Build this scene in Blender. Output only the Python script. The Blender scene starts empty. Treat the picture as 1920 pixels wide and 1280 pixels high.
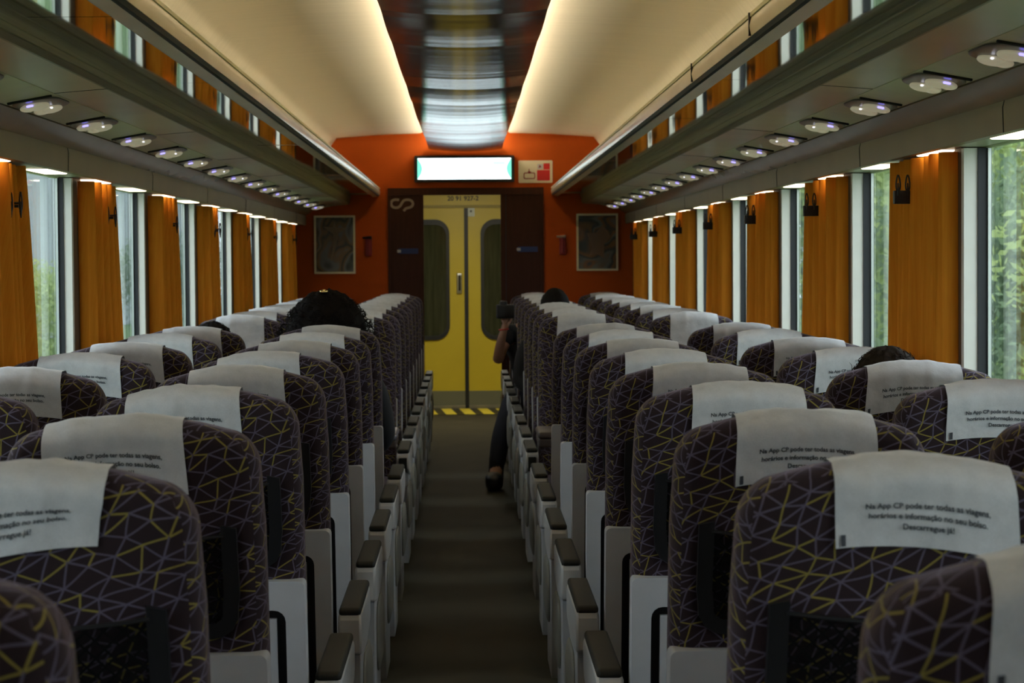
import bpy, bmesh, math, random
from mathutils import Vector, Matrix, noise

C = bpy.context.scene.collection
S = bpy.context.scene
random.seed(7)

# ------------------------------------------------------------------ camera
FPX = 4385.0                      # focal length in pixels of a 1920 px wide frame
CAMZ = 1.42
VPX, VPY, ROLL = 874.0, 490.0, math.radians(0.42)
cd = bpy.data.cameras.new('camera')
cam = bpy.data.objects.new('camera', cd); C.objects.link(cam)
cd.sensor_fit = 'HORIZONTAL'; cd.sensor_width = 36.0; cd.lens = 36.0 * FPX / 1920.0
cd.clip_start = 0.05; cd.clip_end = 400
F = Vector((VPX - 960, 640 - VPY, -FPX)).normalized()
U0 = Vector((-math.sin(ROLL), math.cos(ROLL), 0))
U = (U0 - F * U0.dot(F)).normalized()
R = F.cross(U).normalized()
cam.matrix_world = Matrix(((R.x, R.y, R.z, 0), (F.x, F.y, F.z, 0), (U.x, U.y, U.z, CAMZ), (0, 0, 0, 1)))
cd.dof.use_dof = True; cd.dof.focus_distance = 5.6; cd.dof.aperture_fstop = 15.0
S.camera = cam
S.view_settings.view_transform = 'Standard'
S.view_settings.look = 'None'
S.view_settings.exposure = 0.35
S.view_settings.gamma = 1.0
S.view_settings.use_curve_mapping = False

# ------------------------------------------------------------------ world: overcast daylight
W = bpy.data.worlds.new('overcast_sky'); S.world = W; W.use_nodes = True
wn = W.node_tree; wn.nodes.clear()
wo = wn.nodes.new('ShaderNodeOutputWorld'); wb = wn.nodes.new('ShaderNodeBackground')
tc = wn.nodes.new('ShaderNodeTexCoord'); nz = wn.nodes.new('ShaderNodeTexNoise'); nz.inputs['Scale'].default_value = 2.0
cr = wn.nodes.new('ShaderNodeValToRGB')
cr.color_ramp.elements[0].position = 0.3; cr.color_ramp.elements[0].color = (0.60, 0.70, 0.84, 1)
cr.color_ramp.elements[1].position = 0.7; cr.color_ramp.elements[1].color = (0.92, 0.96, 1.0, 1)
wn.links.new(tc.outputs['Generated'], nz.inputs['Vector']); wn.links.new(nz.outputs['Fac'], cr.inputs['Fac'])
wn.links.new(cr.outputs['Color'], wb.inputs['Color']); wb.inputs['Strength'].default_value = 4.0
wn.links.new(wb.outputs['Background'], wo.inputs['Surface'])

# sun added to brighten the trees outside, high and nearly along the train so that none falls into the car
sl = bpy.data.lights.new('sun', 'SUN'); sl.energy = 4.0; sl.angle = math.radians(6); sl.color = (1.0, 0.96, 0.88)
so = bpy.data.objects.new('sun', sl); C.objects.link(so); so.rotation_euler = (math.radians(28), math.radians(0), 0); so.location = (0, -20, 40)

# ------------------------------------------------------------------ materials
def srgb(r, g, b):
    f = lambda c: (c / 255) / 12.92 if c / 255 <= 0.04045 else ((c / 255 + 0.055) / 1.055) ** 2.4
    return (f(r), f(g), f(b), 1)

class NT:
    """small helper for building node trees"""
    def __init__(s, name):
        s.m = bpy.data.materials.new(name); s.m.use_nodes = True; s.t = s.m.node_tree; s.t.nodes.clear()
        s.out = s.t.nodes.new('ShaderNodeOutputMaterial')
    def n(s, kind, **kw):
        nd = s.t.nodes.new(kind)
        for k, v in kw.items():
            if k.startswith('i_'): nd.inputs[k[2:]].default_value = v
            elif k.startswith('n_'): nd.inputs[int(k[2:])].default_value = v
            else: setattr(nd, k, v)
        return nd
    def l(s, a, b): s.t.links.new(a, b)
    def math(s, op, a, b=None, c=None, clamp=False):
        nd = s.t.nodes.new('ShaderNodeMath'); nd.operation = op; nd.use_clamp = clamp
        for i, v in enumerate((a, b, c)):
            if v is None: continue
            if isinstance(v, (int, float)): nd.inputs[i].default_value = v
            else: s.l(v, nd.inputs[i])
        return nd.outputs[0]
    def mix(s, f, a, b):
        nd = s.t.nodes.new('ShaderNodeMix'); nd.data_type = 'RGBA'
        for i, v in ((0, f), (6, a), (7, b)):
            if isinstance(v, (int, float, tuple)): nd.inputs[i].default_value = v
            else: s.l(v, nd.inputs[i])
        return nd.outputs[2]
    def pr(s, **kw):
        p = s.n('ShaderNodeBsdfPrincipled', **kw); s.l(p.outputs[0], s.out.inputs['Surface']); return p

def simple(name, col, rough=0.6, metal=0.0, spec=0.5, var=0.0, scale=20, bump=0.0, bscale=200, stretch=None):
    t = NT(name); p = t.pr(i_Roughness=rough, i_Metallic=metal); p.inputs['Specular IOR Level'].default_value = spec
    tcn = t.n('ShaderNodeTexCoord'); vec = tcn.outputs['Object']
    if stretch:
        mp = t.n('ShaderNodeMapping'); mp.inputs['Scale'].default_value = stretch; t.l(vec, mp.inputs[0]); vec = mp.outputs[0]
    p.inputs['Base Color'].default_value = col
    if var:
        nn = t.n('ShaderNodeTexNoise', i_Scale=scale, i_Detail=5.0); t.l(vec, nn.inputs['Vector'])
        a = tuple(max(0, c * (1 - var)) for c in col[:3]) + (1,); b = tuple(min(1, c * (1 + var)) for c in col[:3]) + (1,)
        f = t.math('MULTIPLY_ADD', nn.outputs['Fac'], 2.2, -0.6, clamp=True)
        t.l(t.mix(f, a, b), p.inputs['Base Color'])
    if bump:
        nb = t.n('ShaderNodeTexNoise', i_Scale=bscale, i_Detail=3.0); t.l(vec, nb.inputs['Vector'])
        bp = t.n('ShaderNodeBump', i_Strength=bump, i_Distance=0.002); t.l(nb.outputs['Fac'], bp.inputs['Height']); t.l(bp.outputs[0], p.inputs['Normal'])
    return t.m

def emis(name, col, strength):
    t = NT(name); e = t.n('ShaderNodeEmission', i_Strength=strength); e.inputs['Color'].default_value = col
    t.l(e.outputs[0], t.out.inputs['Surface']); return t.m

M = {}
M['cream'] = simple('cream_ceiling_laminate', (0.80, 0.75, 0.62, 1), 0.5, var=0.05, scale=6, stretch=(0.4, 6, 1), bump=0.25, bscale=3)
M['lip'] = simple('brushed_rack_metal', (0.84, 0.70, 0.48, 1), 0.25, metal=0.25, var=0.06, scale=12, stretch=(1, 0.3, 1))
M['darktrim'] = simple('dark_rubber_trim', (0.012, 0.013, 0.014, 1), 0.6)
M['rackunder'] = simple('brown_grey_rack_laminate', (0.50, 0.41, 0.31, 1), 0.34, var=0.08, scale=5)
M['cove_panel'] = simple('glossy_brown_cove_panel', (0.34, 0.25, 0.17, 1), 0.22, var=0.05, scale=5)
M['racknose'] = simple('olive_brown_rack_edge', (0.20, 0.17, 0.095, 1), 0.4, var=0.25, scale=30, stretch=(1, 0.05, 6))
M['ventpanel'] = simple('grey_vent_panel', (0.68, 0.61, 0.47, 1), 0.5, var=0.05)
M['fascia'] = simple('dark_olive_fascia', (0.28, 0.235, 0.15, 1), 0.45, var=0.08, scale=4)
M['soffit'] = simple('pale_soffit', (0.5, 0.46, 0.38, 1), 0.35)
M['orange'] = simple('orange_bulkhead_laminate', (0.45, 0.078, 0.007, 1), 0.6, spec=0.12, var=0.06, scale=3, bump=0.1, bscale=120)
M['doorbrown'] = simple('dark_brown_door_laminate', (0.055, 0.018, 0.010, 1), 0.5, spec=0.15, var=0.15, scale=8, stretch=(6, 1, 0.5))
M['frame'] = simple('pale_metal_frame', (0.72, 0.66, 0.42, 1), 0.4, metal=0.3)
M['white'] = simple('white_window_jamb', (0.72, 0.71, 0.66, 1), 0.5, var=0.03)
M['wallbeige'] = simple('brown_pillar_panel', (0.09, 0.045, 0.018, 1), 0.6, var=0.1)
M['walllow'] = simple('dark_lower_wall', (0.06, 0.052, 0.045, 1), 0.7, var=0.1)
M['gasket'] = simple('black_window_gasket', (0.010, 0.012, 0.016, 1), 0.5)
M['edge'] = simple('glass_edge_metal', (0.5, 0.55, 0.5, 1), 0.3, metal=0.8)
M['shell'] = simple('grey_seat_plastic', (0.43, 0.44, 0.455, 1), 0.42, spec=0.4, var=0.04, bump=0.1, bscale=500)
M['armgrey'] = simple('light_grey_arm_plastic', (0.40, 0.395, 0.385, 1), 0.38, spec=0.5, var=0.04)
M['armpad'] = simple('dark_olive_arm_pad', (0.016, 0.0155, 0.012, 1), 0.6, spec=0.2, bump=0.15, bscale=700)
M['paddle'] = simple('beige_side_panel', (0.20, 0.19, 0.155, 1), 0.5, var=0.05)
M['navy'] = simple('navy_seat_panel', (0.010, 0.018, 0.055, 1), 0.6)
M['black'] = simple('black_plastic', (0.008, 0.008, 0.009, 1), 0.4)
M['yellow'] = simple('yellow_door_paint', (0.56, 0.44, 0.03, 1), 0.4, var=0.05, scale=3)
M['kick'] = simple('grey_kick_plate', (0.22, 0.23, 0.19, 1), 0.35, metal=0.5)
M['steel'] = simple('steel', (0.55, 0.55, 0.52, 1), 0.3, metal=0.9)
M['hazard'] = simple('hazard_yellow', (0.80, 0.66, 0.06, 1), 0.6, var=0.1)
M['vestwall'] = simple('vestibule_wall', (0.34, 0.28, 0.06, 1), 0.5)
M['signwhite'] = simple('cream_sign_plate', (0.70, 0.66, 0.50, 1), 0.5)
M['signred'] = simple('red_sign_print', (0.60, 0.02, 0.02, 1), 0.5)
M['signdark'] = simple('dark_red_sign_print', (0.25, 0.015, 0.02, 1), 0.5)
M['logo'] = simple('taupe_logo', (0.30, 0.24, 0.18, 1), 0.5)
M['blue'] = simple('blue_door_sticker', (0.012, 0.03, 0.13, 1), 0.5)
M['stickerwhite'] = simple('pale_sticker_mark', (0.5, 0.5, 0.52, 1), 0.5)
M['redpaint'] = simple('red_safety_paint', (0.28, 0.006, 0.008, 1), 0.4)
M['ink'] = simple('dark_print_ink', (0.035, 0.04, 0.05, 1), 0.7)
M['oval'] = simple('ivory_glow_nozzle', (0.85, 0.79, 0.62, 1), 0.35, var=0.03)
b_ = [n for n in M['oval'].node_tree.nodes if n.type == 'BSDF_PRINCIPLED'][0]; b_.inputs['Emission Color'].default_value = (1.0, 0.88, 0.62, 1); b_.inputs['Emission Strength'].default_value = 0.13   # faint glow added to brighten the ivory nozzles
M['ventplate'] = simple('brown_vent_plate', (0.10, 0.075, 0.062, 1), 0.3)
M['led'] = emis('blue_led', (0.25, 0.22, 1.0, 1), 2.2)
M['ledwhite'] = emis('white_led', (0.85, 0.85, 1.0, 1), 1.6)
M['lamp'] = emis('warm_window_lamp', (1.0, 0.84, 0.58, 1), 2.8)
M['cove'] = emis('warm_cove_tube', (1.0, 0.83, 0.57, 1), 28.0)
M['screen'] = emis('bright_screen', (0.78, 0.95, 1.0, 1), 2.6)
M['screengreen'] = emis('green_screen_arc', (0.20, 0.80, 0.58, 1), 1.1)
M['screencyan'] = emis('pale_cyan_screen_mark', (0.45, 0.95, 0.92, 1), 1.5)
M['screenpeach'] = emis('peach_screen_mark', (1.0, 0.85, 0.78, 1), 1.6)
M['vlamp'] = emis('vestibule_lamp', (1.0, 0.95, 0.78, 1), 22.0)
M['skin'] = simple('skin', (0.42, 0.22, 0.14, 1), 0.5, var=0.08, scale=15)
M['hair'] = simple('black_brown_hair', (0.006, 0.004, 0.003, 1), 0.75, spec=0.12, var=0.3, scale=60)
M['hairbrown'] = simple('dark_brown_hair', (0.014, 0.008, 0.004, 1), 0.75, spec=0.12, var=0.3, scale=60)
M['blackcloth'] = simple('black_cloth', (0.008, 0.008, 0.010, 1), 0.85)
M['darkcloth'] = simple('dark_navy_cloth', (0.012, 0.014, 0.025, 1), 0.85)
M['greycloth'] = simple('charcoal_cloth', (0.04, 0.04, 0.045, 1), 0.85)
M['gold'] = simple('gold_hair_clip', (0.8, 0.6, 0.25, 1), 0.2, metal=1.0)
M['band'] = simple('red_wristband', (0.5, 0.02, 0.01, 1), 0.5)
M['table'] = simple('lilac_grey_table_top', (0.13, 0.11, 0.13, 1), 0.35, var=0.05)
M['tableshade'] = simple('shaded_brown_table_edge', (0.03, 0.016, 0.01, 1), 0.5)  # dark brown with the shade on the table's front edge put into it
M['grass'] = simple('grass_ground', (0.06, 0.12, 0.03, 1), 0.9, var=0.3, scale=2)
M['bark'] = simple('bark', (0.06, 0.045, 0.03, 1), 0.9, var=0.3)
M['farwall'] = simple('pale_blue_grey_render', (0.36, 0.39, 0.40, 1), 0.8, var=0.06, scale=0.6)
M['farbrick'] = simple('terracotta_render', (0.42, 0.27, 0.19, 1), 0.8, var=0.1, scale=0.6)
M['farpane'] = simple('dark_far_pane', (0.05, 0.07, 0.09, 1), 0.2)

# dark floor with long worn streaks
t = NT('dark_aisle_floor'); p = t.pr(i_Roughness=0.8); p.inputs['Specular IOR Level'].default_value = 0.06
tcn = t.n('ShaderNodeTexCoord'); mp = t.n('ShaderNodeMapping'); mp.inputs['Scale'].default_value = (1.5, 0.8, 1); t.l(tcn.outputs['Object'], mp.inputs[0])
n1 = t.n('ShaderNodeTexNoise', i_Scale=3.0, i_Detail=6.0); t.l(mp.outputs[0], n1.inputs['Vector'])
n2 = t.n('ShaderNodeTexNoise', i_Scale=260.0, i_Detail=2.0); t.l(tcn.outputs['Object'], n2.inputs['Vector'])
c1 = t.mix(n1.outputs['Fac'], (0.040, 0.035, 0.023, 1), (0.066, 0.059, 0.040, 1))
c2 = t.mix(t.math('MULTIPLY', n2.outputs['Fac'], 0.35), c1, (0.06, 0.056, 0.04, 1))
t.l(c2, p.inputs['Base Color']); M['floor'] = t.m

# glossy black-brown ceiling strip, gently wavy along the car
t = NT('glossy_dark_ceiling_panel'); p = t.pr(i_Roughness=0.16); p.inputs['Base Color'].default_value = (0.045, 0.034, 0.022, 1)
p.inputs['Specular IOR Level'].default_value = 0.9
tcn = t.n('ShaderNodeTexCoord'); mp = t.n('ShaderNodeMapping'); mp.inputs['Scale'].default_value = (0.5, 2.2, 1); t.l(tcn.outputs['Object'], mp.inputs[0])
n1 = t.n('ShaderNodeTexNoise', i_Scale=1.0, i_Detail=2.0); t.l(mp.outputs[0], n1.inputs['Vector'])
bp = t.n('ShaderNodeBump', i_Strength=0.35, i_Distance=0.02); t.l(n1.outputs['Fac'], bp.inputs['Height']); t.l(bp.outputs[0], p.inputs['Normal'])
M['strip'] = t.m

# dark mirror under the rack
t = NT('smoked_mirror_panel'); p = t.pr(i_Roughness=0.05, i_Metallic=1.0); p.inputs['Base Color'].default_value = (0.86, 0.83, 0.78, 1)
tcn = t.n('ShaderNodeTexCoord'); n1 = t.n('ShaderNodeTexNoise', i_Scale=1.6, i_Detail=1.0); t.l(tcn.outputs['Object'], n1.inputs['Vector'])
bp = t.n('ShaderNodeBump', i_Strength=0.08, i_Distance=0.01); t.l(n1.outputs['Fac'], bp.inputs['Height']); t.l(bp.outputs[0], p.inputs['Normal'])
M['mirror'] = t.m

# window glass: lets light through, reflects at grazing angles
t = NT('tinted_window_glass')
tr = t.n('ShaderNodeBsdfTransparent'); tr.inputs[0].default_value = (0.90, 0.93, 0.92, 1)
gl = t.n('ShaderNodeBsdfGlossy', i_Roughness=0.02); gl.inputs['Color'].default_value = (0.85, 0.9, 0.95, 1)
geo = t.n('ShaderNodeNewGeometry'); dp = t.n('ShaderNodeVectorMath', operation='DOT_PRODUCT'); t.l(geo.outputs['Incoming'], dp.inputs[0]); t.l(geo.outputs['Normal'], dp.inputs[1])
sch = t.math('MULTIPLY_ADD', t.math('POWER', t.math('SUBTRACT', 1.0, t.math('ABSOLUTE', dp.outputs['Value'])), 5.0), 0.96, 0.04); ms = t.n('ShaderNodeMixShader')
t.l(sch, ms.inputs[0]); t.l(tr.outputs[0], ms.inputs[1]); t.l(gl.outputs[0], ms.inputs[2]); t.l(ms.outputs[0], t.out.inputs['Surface'])
M['glass'] = t.m
t = NT('dark_door_glass'); p = t.pr(i_Roughness=0.06); p.inputs['Base Color'].default_value = (0.06, 0.065, 0.035, 1)
n1 = t.n('ShaderNodeTexNoise', i_Scale=3.0); tcn = t.n('ShaderNodeTexCoord'); mp = t.n('ShaderNodeMapping'); mp.inputs['Scale'].default_value = (8, 1, 0.8)
t.l(tcn.outputs['Object'], mp.inputs[0]); t.l(mp.outputs[0], n1.inputs['Vector'])
t.l(t.mix(n1.outputs['Fac'], (0.016, 0.02, 0.012, 1), (0.075, 0.08, 0.045, 1)), p.inputs['Base Color']); M['doorglass'] = t.m  # vertical reflection streaks painted into the pane's colour

# curtain: orange woven cloth, some light comes through
t = NT('orange_curtain_cloth')
tcn = t.n('ShaderNodeTexCoord'); mp = t.n('ShaderNodeMapping'); mp.inputs['Scale'].default_value = (1, 60, 1.2); t.l(tcn.outputs['Object'], mp.inputs[0])
n1 = t.n('ShaderNodeTexNoise', i_Scale=6.0, i_Detail=4.0); t.l(mp.outputs[0], n1.inputs['Vector'])
col = t.mix(n1.outputs['Fac'], (0.84, 0.26, 0.020, 1), (0.98, 0.45, 0.05, 1))
df = t.n('ShaderNodeBsdfDiffuse'); tl = t.n('ShaderNodeBsdfTranslucent'); ms = t.n('ShaderNodeMixShader', n_0=0.28)
t.l(col, df.inputs['Color']); t.l(col, tl.inputs['Color']); t.l(df.outputs[0], ms.inputs[1]); t.l(tl.outputs[0], ms.inputs[2]); t.l(ms.outputs[0], t.out.inputs['Surface'])
M['curtain'] = t.m

# headrest cover: thin crumpled non-woven cloth
t = NT('white_nonwoven_cover'); p = t.pr(i_Roughness=0.85)
tcn = t.n('ShaderNodeTexCoord')
n1 = t.n('ShaderNodeTexNoise', i_Scale=45.0, i_Detail=6.0); t.l(tcn.outputs['Object'], n1.inputs['Vector'])
n2 = t.n('ShaderNodeTexNoise', i_Scale=450.0, i_Detail=3.0); t.l(tcn.outputs['Object'], n2.inputs['Vector'])
f = t.math('ADD', t.math('MULTIPLY', n1.outputs['Fac'], 0.6), t.math('MULTIPLY', n2.outputs['Fac'], 0.4))
t.l(t.mix(f, (0.34, 0.36, 0.38, 1), (0.64, 0.65, 0.67, 1)), p.inputs['Base Color'])
bp = t.n('ShaderNodeBump', i_Strength=0.5, i_Distance=0.003); t.l(n1.outputs['Fac'], bp.inputs['Height']); t.l(bp.outputs[0], p.inputs['Normal'])
p.inputs['Sheen Weight'].default_value = 0.2
M['cover'] = t.m

# seat fabric: dark plum ground crossed by a net of short purple-grey and yellow strokes
def fabric(name, cell=0.0255):
    """a jittered triangular net of straight strokes, each stroke purple-grey or yellow"""
    t = NT(name); p = t.pr(i_Roughness=0.9); p.inputs['Specular IOR Level'].default_value = 0.15
    uv = t.n('ShaderNodeUVMap'); uv.uv_map = 'UVMap'
    def vm(op, a, b=None, out=0, sc=None):
        q = t.n('ShaderNodeVectorMath', operation=op)
        for k, v in enumerate((a, b)):
            if v is None: continue
            if isinstance(v, tuple): q.inputs[k].default_value = v
            else: t.l(v, q.inputs[k])
        if sc is not None:
            if isinstance(sc, (int, float)): q.inputs['Scale'].default_value = sc
            else: t.l(sc, q.inputs['Scale'])
        return q.outputs[out]
    wz = t.n('ShaderNodeTexNoise', i_Scale=0.35 / cell, i_Detail=0.0); wz.noise_dimensions = '2D'; t.l(uv.outputs[0], wz.inputs['Vector'])
    q0 = vm('ADD', vm('SCALE', uv.outputs[0], sc=1 / cell), vm('SCALE', wz.outputs['Color'], sc=0.45))
    q0 = vm('MULTIPLY', q0, (1, 1, 0))
    sk = t.n('ShaderNodeMapping'); sk.vector_type = 'POINT'; sk.inputs['Rotation'].default_value = (0, 0, 0.35); t.l(q0, sk.inputs[0]); q0 = sk.outputs[0]
    i0 = vm('FLOOR', vm('ADD', q0, (0.5, 0.5, 0))); pr_ = vm('SUBTRACT', q0, i0)
    offs = [(0, 0), (1, 0), (1, 1), (0, 1), (-1, 0), (-1, -1), (0, -1)]; nodes = []
    for o in offs:
        w = t.n('ShaderNodeTexWhiteNoise'); w.noise_dimensions = '2D'; t.l(vm('ADD', i0, (o[0] + 0.13, o[1] + 0.13, 0)), w.inputs['Vector'])
        nodes.append(vm('MULTIPLY_ADD', w.outputs['Color'], (0.5, 0.5, 0)))
        t.t.nodes[-1].inputs[2].default_value = (o[0] - 0.25, o[1] - 0.25, 0)
    col = (0.020, 0.012, 0.014, 1)
    for a, b in [(0, 1), (0, 2), (0, 3), (0, 4), (0, 5), (0, 6), (3, 4), (6, 1)]:
        pa = vm('SUBTRACT', pr_, nodes[a]); ba = vm('SUBTRACT', nodes[b], nodes[a])
        h = t.math('DIVIDE', vm('DOT_PRODUCT', pa, ba, out='Value'), vm('DOT_PRODUCT', ba, ba, out='Value'), clamp=True)
        h = t.math('MULTIPLY', h, 1.0, clamp=True)
        dist = vm('LENGTH', vm('SUBTRACT', pa, vm('SCALE', ba, sc=h)), out='Value')
        mid = ((offs[a][0] + offs[b][0]) / 2 + 100.26, (offs[a][1] + offs[b][1]) / 2 + 0.26, 0)
        w = t.n('ShaderNodeTexWhiteNoise'); w.noise_dimensions = '2D'; t.l(vm('SNAP', vm('ADD', i0, mid), (0.5, 0.5, 0.5)), w.inputs['Vector'])
        m = t.math('MULTIPLY', t.math('MULTIPLY', t.math('SUBTRACT', 0.056, dist), 40.0, clamp=True), t.math('GREATER_THAN', w.outputs['Value'], 0.08))
        lc = t.mix(t.math('GREATER_THAN', w.outputs['Value'], 0.70), (0.085, 0.072, 0.105, 1), (0.19, 0.155, 0.035, 1))
        col = t.mix(m, col, lc)
    fz = t.n('ShaderNodeTexNoise', i_Scale=900.0, i_Detail=2.0); t.l(uv.outputs[0], fz.inputs['Vector'])
    mul = t.n('ShaderNodeVectorMath', operation='SCALE'); t.l(col, mul.inputs[0]); t.l(t.math('ADD', t.math('MULTIPLY', fz.outputs['Fac'], 1.1), 0.5), mul.inputs['Scale'])
    t.l(mul.outputs[0], p.inputs['Base Color'])
    p.inputs['Sheen Weight'].default_value = 0.35; p.inputs['Sheen Roughness'].default_value = 0.4; p.inputs['Sheen Tint'].default_value = (0.6, 0.5, 0.62, 1)
    return t.m
M['fabric'] = fabric('plum_fabric_with_crossing_lines')

# black net of the magazine pocket
t = NT('black_pocket_net')
uv = t.n('ShaderNodeUVMap'); uv.uv_map = 'UVMap'; sp = t.n('ShaderNodeSeparateXYZ'); t.l(uv.outputs[0], sp.inputs[0])
a = t.math('MULTIPLY', t.math('ADD', sp.outputs[0], sp.outputs[1]), 46); b = t.math('MULTIPLY', t.math('SUBTRACT', sp.outputs[0], sp.outputs[1]), 46)
la = t.math('LESS_THAN', t.math('ABSOLUTE', t.math('SUBTRACT', t.math('FRACT', a), 0.5)), 0.10)
lb = t.math('LESS_THAN', t.math('ABSOLUTE', t.math('SUBTRACT', t.math('FRACT', b), 0.5)), 0.10)
f = t.math('MAXIMUM', t.math('MAXIMUM', la, lb), 0.45)
tr = t.n('ShaderNodeBsdfTransparent'); df = t.n('ShaderNodeBsdfDiffuse'); df.inputs[0].default_value = (0.006, 0.006, 0.006, 1)
ms = t.n('ShaderNodeMixShader'); t.l(f, ms.inputs[0]); t.l(tr.outputs[0], ms.inputs[1]); t.l(df.outputs[0], ms.inputs[2]); t.l(ms.outputs[0], t.out.inputs['Surface'])
M['net'] = t.m

# abstract swirling print
def artmat(name, seed, a, b, c):
    t = NT(name); p = t.pr(i_Roughness=0.25)
    tcn = t.n('ShaderNodeTexCoord'); mp = t.n('ShaderNodeMapping'); mp.inputs['Location'].default_value = (seed, seed * 2, 0); t.l(tcn.outputs['Object'], mp.inputs[0])
    n1 = t.n('ShaderNodeTexNoise', i_Scale=3.2, i_Detail=1.0, i_Distortion=1.2); t.l(mp.outputs[0], n1.inputs['Vector'])
    cr = t.n('ShaderNodeValToRGB'); cr.color_ramp.interpolation = 'EASE'
    e = cr.color_ramp.elements; e[0].position = 0.30; e[0].color = a; e[1].position = 0.72; e[1].color = a
    for ps, cc in ((0.38, b), (0.43, a), (0.47, c), (0.50, b), (0.54, a), (0.58, b), (0.63, c)):
        q = e.new(ps); q.color = cc
    t.l(n1.outputs['Fac'], cr.inputs[0]); t.l(cr.outputs[0], p.inputs['Base Color']); return t.m
M['art1'] = artmat('swirl_print_tan', 3.1, (0.035, 0.042, 0.028, 1), (0.17, 0.11, 0.045, 1), (0.16, 0.17, 0.15, 1))
M['art2'] = artmat('swirl_print_rust', 8.7, (0.035, 0.042, 0.035, 1), (0.17, 0.085, 0.03, 1), (0.13, 0.14, 0.11, 1))

def leafmat(name, a, b):
    t = NT(name)
    g = t.n('ShaderNodeNewGeometry'); nn = t.n('ShaderNodeTexNoise', i_Scale=0.9, i_Detail=4.0); tcn = t.n('ShaderNodeTexCoord'); t.l(tcn.outputs['Object'], nn.inputs['Vector'])
    col = t.mix(t.math('MULTIPLY_ADD', nn.outputs['Fac'], 2.0, -0.5, clamp=True), a, b)
    df = t.n('ShaderNodeBsdfDiffuse'); tl = t.n('ShaderNodeBsdfTranslucent'); ms = t.n('ShaderNodeMixShader', n_0=0.45)
    t.l(col, df.inputs[0]); t.l(col, tl.inputs[0]); t.l(df.outputs[0], ms.inputs[1]); t.l(tl.outputs[0], ms.inputs[2]); t.l(ms.outputs[0], t.out.inputs['Surface']); return t.m
M['leaf1'] = leafmat('bright_green_leaves', (0.26, 0.34, 0.13, 1), (0.50, 0.60, 0.26, 1))
M['leaf2'] = leafmat('deep_green_leaves', (0.10, 0.16, 0.10, 1), (0.24, 0.32, 0.18, 1))

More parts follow.
